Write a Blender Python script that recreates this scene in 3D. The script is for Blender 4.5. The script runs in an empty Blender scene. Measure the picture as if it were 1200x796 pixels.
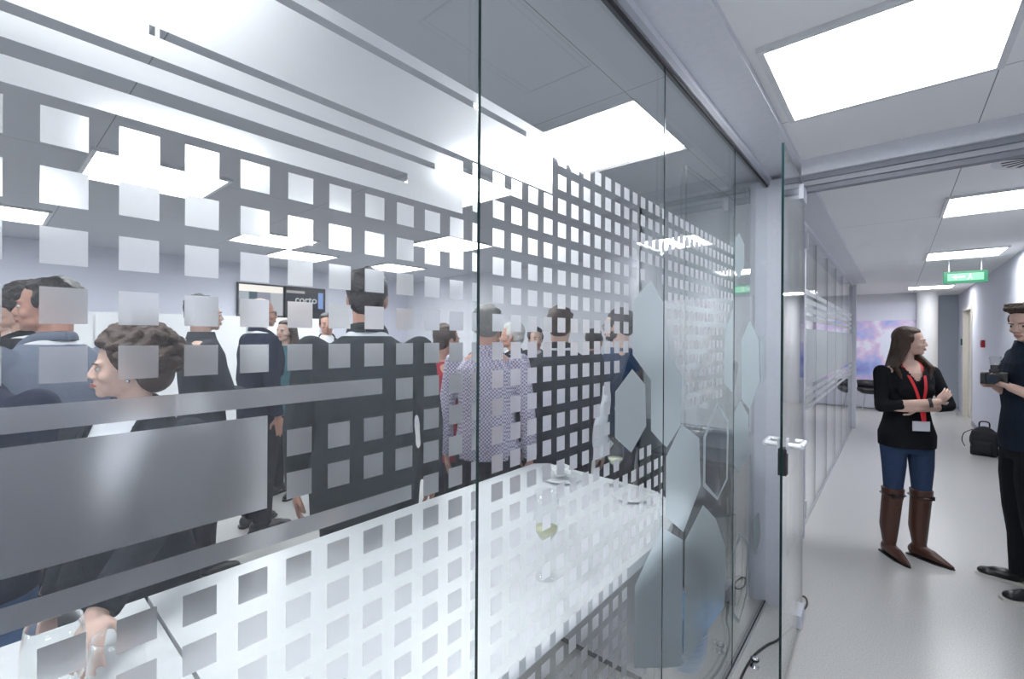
import bpy, bmesh, math, random
from mathutils import Vector, Matrix
random.seed(7)
SC = bpy.context.scene
COL = SC.collection

# ------------------------------------------------------------------ camera
YAW = math.atan(450/530)
cam_d = bpy.data.cameras.new('camera')
cam = bpy.data.objects.new('camera', cam_d); COL.objects.link(cam)
cam_d.sensor_width = 36.0
cam_d.lens = 530/1200*36
cam_d.clip_start = 0.02
cam_d.shift_y = -4/1200
cam.rotation_euler = (Matrix.Rotation(YAW, 3, 'Z') @ Matrix.Rotation(math.pi/2, 3, 'X') @ Matrix.Rotation(math.radians(.33), 3, 'Z')).to_euler()
cam.location = (0, 0, 1.6)
SC.camera = cam
# ------------------------------------------------------------------ light and exposure
SC.view_settings.view_transform = 'Standard'
SC.view_settings.look = 'None'
SC.view_settings.gamma = 1
SC.view_settings.use_curve_mapping = False
SC.view_settings.exposure = 0.14
SC.cycles.transparent_max_bounces = 40
SC.cycles.max_bounces = 12
SC.cycles.diffuse_bounces = 5
SC.cycles.transmission_bounces = 12
SC.cycles.sample_clamp_indirect = 6
LAMP = 17.0          # ceiling panel radiance
w = bpy.data.worlds.new('world'); SC.world = w; w.use_nodes = True
w.node_tree.nodes['Background'].inputs[0].default_value = (.8, .85, 1, 1)
w.node_tree.nodes['Background'].inputs[1].default_value = .3

# ------------------------------------------------------------------ materials
MATS = {}
def mat(name, col, rough=.6, metal=0, bump=0, bscale=40, spec=.5, coat=0, emit=None, sheen=0):
    if name in MATS: return MATS[name]
    m = bpy.data.materials.new(name); m.use_nodes = True
    nt = m.node_tree; b = nt.nodes['Principled BSDF']
    b.inputs['Base Color'].default_value = (*col, 1)
    b.inputs['Roughness'].default_value = rough
    b.inputs['Metallic'].default_value = metal
    b.inputs['Specular IOR Level'].default_value = spec
    b.inputs['Coat Weight'].default_value = coat
    if sheen: b.inputs['Sheen Weight'].default_value = sheen
    if emit:
        b.inputs['Emission Color'].default_value = (*emit[:3], 1); b.inputs['Emission Strength'].default_value = emit[3]
    tc = nt.nodes.new('ShaderNodeTexCoord')
    n = nt.nodes.new('ShaderNodeTexNoise'); n.inputs['Scale'].default_value = bscale; n.inputs['Detail'].default_value = 4
    nt.links.new(tc.outputs['Object'], n.inputs['Vector'])
    # slight natural colour variation
    mx = nt.nodes.new('ShaderNodeMixRGB'); mx.blend_type = 'MULTIPLY'; mx.inputs[0].default_value = .12
    mx.inputs[1].default_value = (*col, 1)
    nt.links.new(n.outputs['Fac'], mx.inputs[2]); nt.links.new(mx.outputs[0], b.inputs['Base Color'])
    if bump:
        bp = nt.nodes.new('ShaderNodeBump'); bp.inputs['Strength'].default_value = bump; bp.inputs['Distance'].default_value = .02
        nt.links.new(n.outputs['Fac'], bp.inputs['Height']); nt.links.new(bp.outputs[0], b.inputs['Normal'])
    MATS[name] = m
    return m

def glass_mat(name, tint, base=.04, rough=0.0):
    m = bpy.data.materials.new(name); m.use_nodes = True
    nt = m.node_tree; N = nt.nodes; L = nt.links
    N.remove(N['Principled BSDF']); out = N['Material Output']
    g = N.new('ShaderNodeNewGeometry')
    d = N.new('ShaderNodeVectorMath'); d.operation = 'DOT_PRODUCT'
    L.new(g.outputs['Normal'], d.inputs[0]); L.new(g.outputs['Incoming'], d.inputs[1])
    def mth(op, a, b=None):
        x = N.new('ShaderNodeMath'); x.operation = op
        for i, v in enumerate((a, b)):
            if v is None: continue
            if isinstance(v, (int, float)): x.inputs[i].default_value = v
            else: L.new(v, x.inputs[i])
        return x.outputs[0]
    c = mth('ABSOLUTE', d.outputs['Value'])
    k = mth('POWER', mth('SUBTRACT', 1.0, c), 5.0)
    f = mth('ADD', base, mth('MULTIPLY', k, 1-base))
    t = N.new('ShaderNodeBsdfTransparent'); t.inputs[0].default_value = (*tint, 1)
    s = N.new('ShaderNodeBsdfGlossy'); s.inputs['Roughness'].default_value = rough; s.inputs[0].default_value = (1, 1, 1, 1)
    mx = N.new('ShaderNodeMixShader'); L.new(f, mx.inputs[0]); L.new(t.outputs[0], mx.inputs[1]); L.new(s.outputs[0], mx.inputs[2])
    L.new(mx.outputs[0], out.inputs[0])
    MATS[name] = m
    return m

def film_mat(name, tint=(1, 1, 1)):
    m = bpy.data.materials.new(name); m.use_nodes = True
    nt = m.node_tree; N = nt.nodes; L = nt.links
    N.remove(N['Principled BSDF']); out = N['Material Output']
    r = N.new('ShaderNodeBsdfRefraction'); r.inputs['IOR'].default_value = 1.2; r.inputs['Roughness'].default_value = .40; r.inputs[0].default_value = (.98, .98, 1, 1)
    r1 = N.new('ShaderNodeBsdfRefraction'); r1.inputs['IOR'].default_value = 1.5; r1.inputs['Roughness'].default_value = .75; r1.inputs[0].default_value = (.98, .98, 1, 1)
    rm = N.new('ShaderNodeMixShader'); rm.inputs[0].default_value = .45; L.new(r.outputs[0], rm.inputs[1]); L.new(r1.outputs[0], rm.inputs[2])
    tr = N.new('ShaderNodeBsdfTranslucent'); tr.inputs[0].default_value = (.88, .89, .93, 1)
    df = N.new('ShaderNodeBsdfDiffuse'); df.inputs[0].default_value = (.82, .83, .86, 1)
    a = N.new('ShaderNodeMixShader'); a.inputs[0].default_value = .25; L.new(tr.outputs[0], a.inputs[1]); L.new(df.outputs[0], a.inputs[2])
    lw = N.new('ShaderNodeLayerWeight'); lw.inputs[0].default_value = .5
    mr = N.new('ShaderNodeMapRange'); mr.inputs['From Min'].default_value = .1; mr.inputs['From Max'].default_value = .75; mr.inputs['To Min'].default_value = .09; mr.inputs['To Max'].default_value = .46
    L.new(lw.outputs['Facing'], mr.inputs['Value'])
    b = N.new('ShaderNodeMixShader'); L.new(mr.outputs[0], b.inputs[0]); L.new(rm.outputs[0], b.inputs[1]); L.new(a.outputs[0], b.inputs[2])
    L.new(b.outputs[0], out.inputs[0])
    for nd in (r, r1, tr, df):
        c = nd.inputs[0].default_value; nd.inputs[0].default_value = (c[0]*tint[0], c[1]*tint[1], c[2]*tint[2], 1)
    MATS[name] = m
    return m

def floor_mat():
    m = mat('floor_vinyl', (.46, .455, .45), rough=.28, bump=.02, bscale=3)
    nt = m.node_tree; b = nt.nodes['Principled BSDF']
    tc = nt.nodes.new('ShaderNodeTexCoord'); n = nt.nodes.new('ShaderNodeTexNoise'); n.inputs['Scale'].default_value = 160; n.inputs['Detail'].default_value = 3
    r = nt.nodes.new('ShaderNodeValToRGB')
    r.color_ramp.elements[0].position = .35; r.color_ramp.elements[0].color = (.40, .40, .395, 1)
    r.color_ramp.elements[1].position = .6; r.color_ramp.elements[1].color = (.53, .525, .515, 1)
    nt.links.new(tc.outputs['Object'], n.inputs['Vector']); nt.links.new(n.outputs['Fac'], r.inputs[0]); nt.links.new(r.outputs[0], b.inputs['Base Color'])
    return m

def tile_mat(name, col, x0, y0, sx, sy, joint=.004):
    """ceiling board with thin dark joints every sx by sy metres"""
    m = bpy.data.materials.new(name); m.use_nodes = True
    nt = m.node_tree; N = nt.nodes; L = nt.links; b = N['Principled BSDF']; b.inputs['Roughness'].default_value = .85
    tc = N.new('ShaderNodeTexCoord'); sp = N.new('ShaderNodeSeparateXYZ'); L.new(tc.outputs['Object'], sp.inputs[0])
    def mth(op, a, bb):
        x = N.new('ShaderNodeMath'); x.operation = op
        for i, v in enumerate((a, bb)):
            if isinstance(v, (int, float)): x.inputs[i].default_value = v
            else: L.new(v, x.inputs[i])
        return x.outputs[0]
    def line(o, off, s):
        md = N.new('ShaderNodeMath'); md.operation = 'FLOORED_MODULO'
        L.new(mth('SUBTRACT', o, off), md.inputs[0]); md.inputs[1].default_value = s
        return mth('LESS_THAN', md.outputs[0], joint)
    f = mth('MAXIMUM', line(sp.outputs[0], x0, sx), line(sp.outputs[1], y0, sy))
    mx = N.new('ShaderNodeMixRGB'); L.new(f, mx.inputs[0]); mx.inputs[1].default_value = (*col, 1); mx.inputs[2].default_value = (.22, .22, .24, 1)
    L.new(mx.outputs[0], b.inputs['Base Color'])
    MATS[name] = m
    return m

def check_mat(name, c1, c2, scale):
    m = bpy.data.materials.new(name); m.use_nodes = True
    nt = m.node_tree; N = nt.nodes; L = nt.links; b = N['Principled BSDF']; b.inputs['Roughness'].default_value = .85
    tc = N.new('ShaderNodeTexCoord'); c = N.new('ShaderNodeTexChecker'); c.inputs['Scale'].default_value = scale
    c.inputs[1].default_value = (*c1, 1); c.inputs[2].default_value = (*c2, 1)
    L.new(tc.outputs['Object'], c.inputs[0]); L.new(c.outputs[0], b.inputs['Base Color'])
    MATS[name] = m
    return m

M_wall = mat('wall_paint', (.74, .75, .80), rough=.8, bump=.01, bscale=60)
M_wall2 = mat('wall_paint_lilac', (.70, .71, .80), rough=.8, bump=.01, bscale=60)
M_white = mat('white_laminate', (.82, .83, .85), rough=.35)
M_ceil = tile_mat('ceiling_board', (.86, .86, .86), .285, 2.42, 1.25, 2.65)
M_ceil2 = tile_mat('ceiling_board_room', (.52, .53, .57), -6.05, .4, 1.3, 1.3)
M_soff = mat('soffit_paint', (.72, .73, .78), rough=.8)
M_alu = mat('brushed_aluminium', (.55, .56, .60), rough=.35, metal=.7)
M_post = mat('grey_metal_post', (.60, .61, .68), rough=.45)
M_dark = mat('dark_rubber_seal', (.02, .022, .026), rough=.6)
M_edge = mat('glass_edge_green', (.008, .028, .030), rough=.15)
M_steel = mat('polished_steel', (.8, .8, .82), rough=.15, metal=1)
M_black = mat('black_plastic', (.02, .02, .022), rough=.4)
M_glass = glass_mat('clear_partition_glass', (.952, .972, .972))
M_gl2 = glass_mat('drinking_glass', (.975, .98, .98), base=.03)
M_film = film_mat('frosted_film'); M_film2 = film_mat('frosted_film_teal', (.87, .94, .94))
M_floor = floor_mat()
M_lamp = mat('lamp_diffuser', (.9, .9, .9), emit=(.96, .98, 1.0, LAMP))
M_frame = mat('lamp_frame_white', (.75, .75, .77), rough=.4)
M_grey = mat('grey_sideboard_laminate', (.16, .165, .18), rough=.45)

# ------------------------------------------------------------------ mesh helpers
def new_obj(name, bm, m, parent=None, smooth=False):
    me = bpy.data.meshes.new(name)
    if m in (MATS.get('frosted_film'), MATS.get('frosted_film_teal')):          # flat film: every face looks into the corridor
        bm.normal_update()
        bmesh.ops.reverse_faces(bm, faces=[f for f in bm.faces if f.normal.x < 0])
    else: bmesh.ops.recalc_face_normals(bm, faces=bm.faces[:])
    bm.to_mesh(me); bm.free()
    ms = m if isinstance(m, (list, tuple)) else [m]
    for x in ms: me.materials.append(x)
    if smooth:
        for p in me.polygons: p.use_smooth = True
    o = bpy.data.objects.new(name, me); COL.objects.link(o)
    if parent: o.parent = parent
    return o
def BM(): return bmesh.new()
def box(bm, a, b, mi=0, bev=0):
    x0, y0, z0 = a; x1, y1, z1 = b
    vs = [bm.verts.new((x, y, z)) for x in (x0, x1) for y in (y0, y1) for z in (z0, z1)]
    fs = [bm.faces.new([vs[i] for i in q]) for q in ((0,1,3,2),(4,6,7,5),(0,4,5,1),(2,3,7,6),(0,2,6,4),(1,5,7,3))]
    for f in fs: f.material_index = mi
    if bev:
        es = list({e for f in fs for e in f.edges})
        bmesh.ops.bevel(bm, geom=es, offset=bev, segments=2, affect='EDGES', profile=.6)
    return fs
def frame_for(d):
    d = d.normalized(); u = d.orthogonal().normalized()
    if abs(d.z) < .99: u = Vector((0, 0, 1)).cross(d).normalized()
    return u, d.cross(u).normalized()
def tube(bm, pts, rad, seg=10, caps=True, flat=1.0):
    pts = [Vector(p) for p in pts]
    n = len(pts); rad = rad if isinstance(rad, (list, tuple)) else [rad]*n
    rings = []
    u = None
    for i, p in enumerate(pts):
        d = (pts[min(i+1, n-1)] - pts[max(i-1, 0)]).normalized()
        if u is None: u, v = frame_for(d)
        else:
            u = (u - d*u.dot(d)).normalized(); v = d.cross(u)
        r = rad[i]; rx, ry = r if isinstance(r, (list, tuple)) else (r, r*flat)
        rings.append([bm.verts.new(p + u*math.cos(a)*rx + v*math.sin(a)*ry) for a in [2*math.pi*k/seg for k in range(seg)]])
    for a, b in zip(rings, rings[1:]):
        for k in range(seg): bm.faces.new((a[k], a[(k+1) % seg], b[(k+1) % seg], b[k]))
    if caps: bm.faces.new(rings[0][::-1]); bm.faces.new(rings[-1])
def ell(bm, c, r, R=None, seg=14, rg=9):
    c = Vector(c); r = r if isinstance(r, (list, tuple)) else (r, r, r)
    mt = Matrix.Translation(c) @ (R.to_4x4() if R else Matrix.Identity(4)) @ Matrix.Diagonal((*r, 1))
    bmesh.ops.create_uvsphere(bm, u_segments=seg, v_segments=rg, radius=1, matrix=mt)
def limb(bm, pts, rad, seg=12):
    """tapered rounded limb: tube plus balls at the ends and joints"""
    tube(bm, pts, rad, seg)
    for p, r in zip(pts, rad):
        r = r if not isinstance(r, (list, tuple)) else min(r)
        ell(bm, p, r*.995, seg=10, rg=7)
def lathe(bm, prof, c=(0, 0, 0), seg=28, closed=False):
    rings = []
    for r, z in prof:
        rings.append([bm.verts.new((c[0]+r*math.cos(2*math.pi*k/seg), c[1]+r*math.sin(2*math.pi*k/seg), c[2]+z)) for k in range(seg)])
    for a, b in zip(rings, rings[1:]):
        for k in range(seg): bm.faces.new((a[k], a[(k+1) % seg], b[(k+1) % seg], b[k]))
    if prof[0][0] > 1e-4: bm.faces.new(rings[0][::-1])
    if prof[-1][0] > 1e-4 and not closed: bm.faces.new(rings[-1])
    bmesh.ops.remove_doubles(bm, verts=bm.verts[:], dist=1e-5)
def prism(bm, poly, a, b, axis='z', mi=0):
    """extrude a polygon between a and b along axis"""
    def P(p, t):
        return {'z': (p[0], p[1], t), 'x': (t, p[0], p[1]), 'y': (p[0], t, p[1])}[axis]
    A = [bm.verts.new(P(p, a)) for p in poly]; B = [bm.verts.new(P(p, b)) for p in poly]
    n = len(poly)
    fs = [bm.faces.new(A), bm.faces.new(B[::-1])]
    for i in range(n): fs.append(bm.faces.new((A[i], A[(i+1) % n], B[(i+1) % n], B[i])))
    for f in fs: f.material_index = mi
def remeshed(bm, voxel, smooth=3, fac=.5):
    me = bpy.data.meshes.new('tmp'); bmesh.ops.recalc_face_normals(bm, faces=bm.faces[:]); bm.to_mesh(me); bm.free()
    o = bpy.data.objects.new('tmp', me); COL.objects.link(o)
    r = o.modifiers.new('r', 'REMESH'); r.mode = 'VOXEL'; r.voxel_size = voxel; r.use_smooth_shade = True
    if smooth:
        s = o.modifiers.new('s', 'SMOOTH'); s.factor = fac; s.iterations = smooth
    dg = bpy.context.evaluated_depsgraph_get()
    m2 = bpy.data.meshes.new_from_object(o.evaluated_get(dg))
    bpy.data.objects.remove(o); bpy.data.meshes.remove(me)
    return m2
def mesh_obj(name, me, m, parent=None):
    me.materials.clear(); me.materials.append(m); me.name = name
    for p in me.polygons: p.use_smooth = True
    o = bpy.data.objects.new(name, me); COL.objects.link(o)
    if parent: o.parent = parent
    return o
def thing(name, label, cat, loc=(0, 0, 0), rz=0, group=None):
    o = bpy.data.objects.new(name, None); COL.objects.link(o); o.empty_display_size = .1
    o.location = loc; o.rotation_euler = (0, 0, rz)
    o['label'] = label; o['category'] = cat
    if group: o['group'] = group
    return o
def tag(o, label, cat, group=None):
    o['label'] = label; o['category'] = cat
    if group: o['group'] = group
    return o
def struct(name, bm, m, parent=None, label=None, cat=None):
    o = new_obj(name, bm, m, parent)
    if parent is None:
        o['kind'] = 'structure'
        if label: o['label'] = label
        if cat: o['category'] = cat
    return o
def copy_tree(o, parent=None):
    c = o.copy(); COL.objects.link(c)
    if parent: c.parent = parent
    for ch in list(o.children): copy_tree(ch, c)
    return c
def sbox(name, a, b, m, label=None, cat=None, bev=0):
    bm = BM(); box(bm, a, b, bev=bev); return struct(name, bm, m, label=label, cat=cat)

# ================================================================== SETTING
XG = -.6
sbox('floor', (-7.2, -3.1, -.1), (4.2, 17.1, 0), M_floor, 'pale grey speckled vinyl floor running through corridor and room', 'floor')
sbox('ceiling', (-.41, -3, 2.6), (1.12, 10.2, 2.72), M_ceil, 'white board ceiling over the corridor with thin joints', 'ceiling')
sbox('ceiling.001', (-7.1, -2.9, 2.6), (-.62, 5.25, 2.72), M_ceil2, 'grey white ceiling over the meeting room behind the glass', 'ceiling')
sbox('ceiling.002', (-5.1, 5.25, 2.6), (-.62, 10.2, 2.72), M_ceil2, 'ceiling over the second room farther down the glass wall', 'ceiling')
sbox('ceiling.003', (-5.1, 10.2, 2.6), (4.1, 17, 2.72), M_ceil, 'ceiling over the lobby at the far end', 'ceiling')
sbox('trim_11', (-.62, -3, 2.545), (-.582, 10.2, 2.572), M_soff, 'thin white filler between head track and ceiling strip', 'trim')
sbox('trim_1', (-.62, -3, 2.572), (-.41, 10.2, 2.72), M_soff, 'lower ceiling strip running along the top of the glass wall', 'soffit')
# top track and bottom track of the glass wall
bm = BM(); box(bm, (-.618, -2.6, 2.515), (-.582, 3.07, 2.545)); box(bm, (-.609, -2.6, 2.505), (-.591, 3.07, 2.515), 1)
struct('trim_2', bm, [M_alu, M_dark], label='grey aluminium head track along the top of the near glass wall', cat='track')
bm = BM(); box(bm, (-.615, -2.6, 0), (-.585, 3.07, .012)); box(bm, (-.609, -2.6, .012), (-.591, 3.07, .016), 1)
struct('trim_3', bm, [M_alu, M_dark], label='slim aluminium floor track under the near glass wall', cat='track')
bm = BM(); box(bm, (-.618, 3.17, 2.505), (-.582, 10.1, 2.545))
struct('trim_4', bm, M_alu, label='aluminium head track above the far glass panes', cat='track')
bm = BM(); box(bm, (-.615, 4.33, 0), (-.585, 10.1, .012))
struct('trim_5', bm, M_alu, label='aluminium floor track under the far glass panes', cat='track')
# post between the two rooms and the beam crossing the corridor
bm = BM(); box(bm, (-.66, 3.072, 0), (-.50, 3.17, 2.545), bev=.003); struct('trim_6', bm, M_post, label='grey metal post at the end of the near glass wall', cat='post')
bm = BM(); box(bm, (-.50, 3.035, 2.462), (1.08, 3.125, 2.488)); box(bm, (-.50, 3.015, 2.488), (1.08, 3.145, 2.515), 1); box(bm, (-.50, 3.055, 2.435), (1.08, 3.105, 2.462), 1)
struct('trim_7', bm, [mat('beam_grey_light', (.42, .43, .47), rough=.5), mat('beam_grey_dark', (.25, .26, .30), rough=.5)], label='grey metal door head beam crossing the corridor ceiling', cat='beam')
sbox('ceiling.004', (-.41, 2.99, 2.515), (1.08, 3.17, 2.6), M_soff, 'narrow ceiling drop above the door head beam', 'ceiling')
# walls
sbox('wall_right', (1.08, -3, 0), (1.2, 11.9, 2.6), M_wall2, 'plain lilac white corridor wall on the right', 'wall')
sbox('wall_right.001', (1.08, 11.9, 2.22), (1.2, 13.3, 2.6), M_wall2, 'wall piece above the cream door', 'wall')
sbox('wall_right.002', (1.08, 13.3, 0), (1.2, 17, 2.6), M_wall2, 'far stretch of the right wall beyond the cream door', 'wall')
M_base = mat('grey_skirting', (.33, .33, .36), rough=.5)
sbox('baseboard_right', (1.066, -3, 0), (1.08, 11.85, .08), M_base, 'grey skirting along the right corridor wall', 'skirting')
sbox('wall_back', (-7.1, -3.1, 0), (1.2, -2.9, 2.6), M_wall, 'white wall behind the viewpoint', 'wall')
sbox('wall_left', (-7.1, -2.9, 0), (-7.0, 5.3, 2.6), M_wall2, 'long lilac grey wall across the meeting room carrying the screens', 'wall')
sbox('wall_end', (-7.0, 5.2, 0), (-1.45, 5.3, 2.6), M_wall, 'end wall of the meeting room', 'wall')
sbox('wall_end.001', (-1.47, 3.2, 0), (-.66, 3.3, 2.6), mat('grey_wall_paint', (.50, .53, .56), rough=.8), 'short grey wall beside the metal post carrying the whiteboard', 'wall')
sbox('wall_end.002', (-1.53, 3.2, 0), (-1.45, 5.2, 2.6), M_wall, 'short return wall behind the whiteboard wall', 'wall')
sbox('wall_far', (-5.1, 13.2, 0), (.55, 13.35, 2.6), M_wall, 'wall facing the corridor end that carries the poster', 'wall')
sbox('wall_far.001', (-5.1, 17, 0), (4.1, 17.1, 2.6), M_wall, 'farthest wall of the lobby', 'wall')
sbox('wall_side', (-5.1, 5.3, 0), (-5.0, 13.2, 2.6), M_wall, 'side wall of the second room', 'wall')
sbox('baseboard_left', (-6.998, -2.8, 0), (-6.98, 5.18, .08), M_base, 'grey skirting along the meeting room wall', 'skirting')

# ---- glass panes with their frosted films
HEX = dict(
 H1=[(1.248,1.505),(1.339,1.452),(1.349,1.322),(1.245,1.258),(1.142,1.320),(1.142,1.447)],
 H2=[(1.378,1.782),(1.480,1.715),(1.480,1.242),(1.385,1.301),(1.384,1.461),(1.250,1.547),(1.250,1.706)],
 H3=[(1.489,1.712),(1.532,1.538),(1.654,1.457),(1.645,1.281),(1.517,1.224),(1.489,1.238)],
 H4=[(1.654,1.283),(1.849,1.200),(1.870,1.004),(1.680,.882),(1.510,.990),(1.510,1.193)],
 H5=[(1.473,.965),(1.479,.962),(1.479,.492),(1.273,.608),(1.273,.854)],
 H5b=[(1.489,.957),(1.671,.857),(1.671,.393),(1.489,.488)],
 H6=[(1.697,.845),(1.901,.920),(2.072,.813),(2.227,.632),(2.213,.367),(1.688,.386)],
 H7=[(2.654,1.695),(2.858,1.585),(2.885,1.356),(2.665,1.214),(2.497,1.286),(2.481,1.587)],
 H7b=[(2.895,1.576),(3.021,1.620),(3.044,1.365),(2.932,1.333)],
 H8=[(2.430,2.118),(2.531,2.077),(2.531,1.967),(2.433,1.892),(2.356,1.919),(2.356,2.078)],
 H9=[(2.465,1.288),(2.636,1.188),(2.636,.980),(2.442,.929),(2.355,.985),(2.355,1.235)],
 H10=[(2.326,1.739),(2.200,1.623),(2.186,1.394),(2.326,1.335)],
 H11=[(2.767,.605),(2.890,.603),(2.932,.456),(2.827,.376),(2.748,.447)],
)
OUTL = dict(O12=[(2.481,.611),(2.654,.508),(2.636,.247),(2.465,.167),(2.358,.25),(2.358,.55)],
            O13=[(2.084,1.320),(2.268,1.212),(2.254,.940),(2.097,.884),(1.900,.995),(1.900,1.194)])
XF = XG + .0062 + .0006     # film sits on the corridor face of the pane
def in_poly(p, poly):
    x, y = p; c = False; n = len(poly)
    for i in range(n):
        x1, y1 = poly[i]; x2, y2 = poly[(i+1) % n]
        if (y1 > y) != (y2 > y) and x < (x2-x1)*(y-y1)/(y2-y1)+x1: c = not c
    return c
def fquad(bm, y0, y1, z0, z1):
    bm.faces.new([bm.verts.new((XF, y, z)) for y, z in ((y0, z0), (y1, z0), (y1, z1), (y0, z1))])
def fpoly(bm, poly): bm.faces.new([bm.verts.new((XF, y, z)) for y, z in poly])
panes = [(-1.9, -1.03), (-1.03, -.28), (-.28, .6), (.6, 1.483), (1.483, 2.347), (2.347, 3.07)]
Z0 = 1.6
bands_top = [  # (y0,y1,z0,z1,name) relative to eye height
 (-1.9, .7408, .430, .449), (.7408, .836, .322, .449), (-1.9, .7408, .322, .418),
 (-1.9, .1129, .290, .322), (.118, .122, .312, .322), (.1129, .560, .290, .312),
 (-1.9, .4396, .2577, .280), (-1.9, .4396, .2187, .2427), (.4396, .4954, .2187, .2800), (.4954, .560, .2187, .290)]
bands_low = [('film_stripe', -1.9, .3956, -.0885, -.065), ('film_block', -1.9, .2316, -.215, -.100), ('film_stripe', -1.9, .4511, -.2630, -.2400)]
for i, (a, b) in enumerate(panes):
    bm = BM()
    fs = box(bm, (XG-.006, a+.002, .016), (XG+.006, b-.002, 2.506))
    for f in fs:
        f.normal_update()
        pass
    pane = struct('window_%d' % (i+1), bm, [M_glass, M_edge], label=['glass pane outside the view, farthest behind', 'glass pane just left of the view', 'large near glass pane with long frosted stripes', 'glass pane with frosted squares over the white table', 'glass pane with frosted hexagons above the blue bin', 'last glass pane beside the grey metal post'][i], cat='window')
    if i < 5:
        bm = BM(); box(bm, (XG+.0063, b-.0022, .016), (XG+.0082, b+(.0035 if i == 2 else .0018), 2.505)); new_obj('joint_seal', bm, M_edge, pane)
    # squares
    bm = BM(); cnt = 0
    for c in range(-34, 48):
        y0 = .035+.055*c; y1 = y0+.0325; yc = (y0+y1)/2
        if y0 < a+.002 or y0 >= b-.003: continue
        y1 = min(y1, b-.003)
        if y0 > 2.33: continue
        for k in range(-4, 26):
            zt = .208-.055*k; zb = zt-.034; zc = (zt+zb)/2
            if k < 0 and y0 < .836 and not (y0 >= .565 and k >= -2 and zt < .322): continue
            if k <= -1 and y0 < .56: continue
            if k == 5 and y0 < .3956: continue
            if k in (6, 7) and y0 < .2316: continue
            if k == 8 and y0 < .4511: continue
            if k == 8: pass
            if yc > 1.56 and zb < -.27: continue
            if yc > 1.14 and zc < .12 and zc > -.20 and yc < 1.52 and not in_poly((yc, Z0+zc), HEX['H2']):
                if yc > 1.20 and zc > -.02: pass
            skip = False
            for pl in HEX.values():
                for dy in (-.028, 0, .028):
                    for dz in (-.028, 0, .028):
                        if in_poly((yc+dy, Z0+zc+dz), pl): skip = True
            if skip: continue
            if yc > 1.26 and zb < -.7: continue
            fquad(bm, y0, y1, Z0+zb, Z0+zt); cnt += 1
    if cnt: new_obj('square_film', bm, M_film, pane)
    else: bm.free()
    # stripes
    bm = BM(); cnt = 0
    for (y0, y1, z0, z1) in bands_top:
        p, q = max(y0, a+.003), min(y1, b-.003)
        if q-p > .003: fquad(bm, p, q, Z0+z0, Z0+z1); cnt += 1
    if cnt: new_obj('film_band', bm, M_film, pane)
    else: bm.free()
    for (nm, y0, y1, z0, z1) in bands_low:
        p, q = max(y0, a+.003), min(y1, b-.003)
        if q-p > .003:
            bm = BM(); fquad(bm, p, q, Z0+z0, Z0+z1); new_obj(nm, bm, M_film, pane)
    for k, pl in HEX.items():
        cy = sum(p[0] for p in pl)/len(pl)
        if a <= cy < b:
            bm = BM(); fpoly(bm, [(min(max(y, a+.003), b-.003), z) for y, z in pl]); new_obj('hexagon_film', bm, M_film2, pane)
    for k, pl in OUTL.items():
        cy = sum(p[0] for p in pl)/len(pl)
        if a <= cy < b:
            cz = sum(p[1] for p in pl)/len(pl)
            bm = BM()
            pl = [(min(max(y, a+.003), b-.003), z) for y, z in pl]
            inn = [(cy+(y-cy)*.84, cz+(z-cz)*.93) for y, z in pl]
            A = [bm.verts.new((XF, *p)) for p in pl]; B = [bm.verts.new((XF, *p)) for p in inn]
            for j in range(len(pl)): bm.faces.new((A[j], A[(j+1) % 6], B[(j+1) % 6], B[j]))
            new_obj('hexagon_outline_film', bm, M_film2, pane)

# glass door of the next room and the far panes
def gpane(bm, a, b, z0=.016, z1=2.506, x=XG):
    for f in box(bm, (x-.006, a, z0), (x+.006, b, z1)):
        f.normal_update()
        if abs(f.normal.x) < .5: f.material_index = 1
bm = BM(); gpane(bm, 3.175, 4.25)
d1 = struct('door_1', bm, [M_glass, M_edge], label='closed glass door of the second room beyond the metal post', cat='door')
bm = BM(); box(bm, (-.575, 4.12, .3), (-.555, 4.15, 2.42)); new_obj('pull_bar', bm, M_alu, d1)
bm = BM(); box(bm, (-.63, 4.25, 0), (-.555, 4.33, 2.505), bev=.003)
p = struct('trim_8', bm, M_post, label='pale grey door post with a small white hinge', cat='post')
bm = BM(); box(bm, (-.56, 4.255, 2.31), (-.535, 4.285, 2.44), bev=.003); new_obj('hinge', bm, M_white, p)
bm = BM(); box(bm, (-.56, 4.255, .18), (-.535, 4.285, .30), bev=.003); new_obj('hinge', bm, M_white, p)
for j in range(6):
    a = 4.335+.95*j; b = a+.94
    bm = BM(); gpane(bm, a, b)
    pn = struct('window_%d' % (7+j), bm, [M_glass, M_edge], label='far glass pane with pale frosted stripes, number %s from the door post' % ['one', 'two', 'three', 'four', 'five', 'six'][j], cat='window')
    bm = BM()
    for q in range(4):
        z = 2.02-.075*q; fquad(bm, a+.004, b-.004-.08*((q*3+j) % 3), z-.045, z)
    fquad(bm, a+.004, b-.004, 1.18, 1.68)
    for q in range(3):
        z = 1.14-.07*q; fquad(bm, a+.004+.05*((q+j) % 3), b-.004, z-.04, z)
    new_obj('film_stripe', bm, M_film, pn)
bm = BM(); box(bm, (-.64, 10.05, 0), (-.54, 10.15, 2.545)); struct('trim_9', bm, M_post, label='metal post ending the far glass panes', cat='post')

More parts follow.
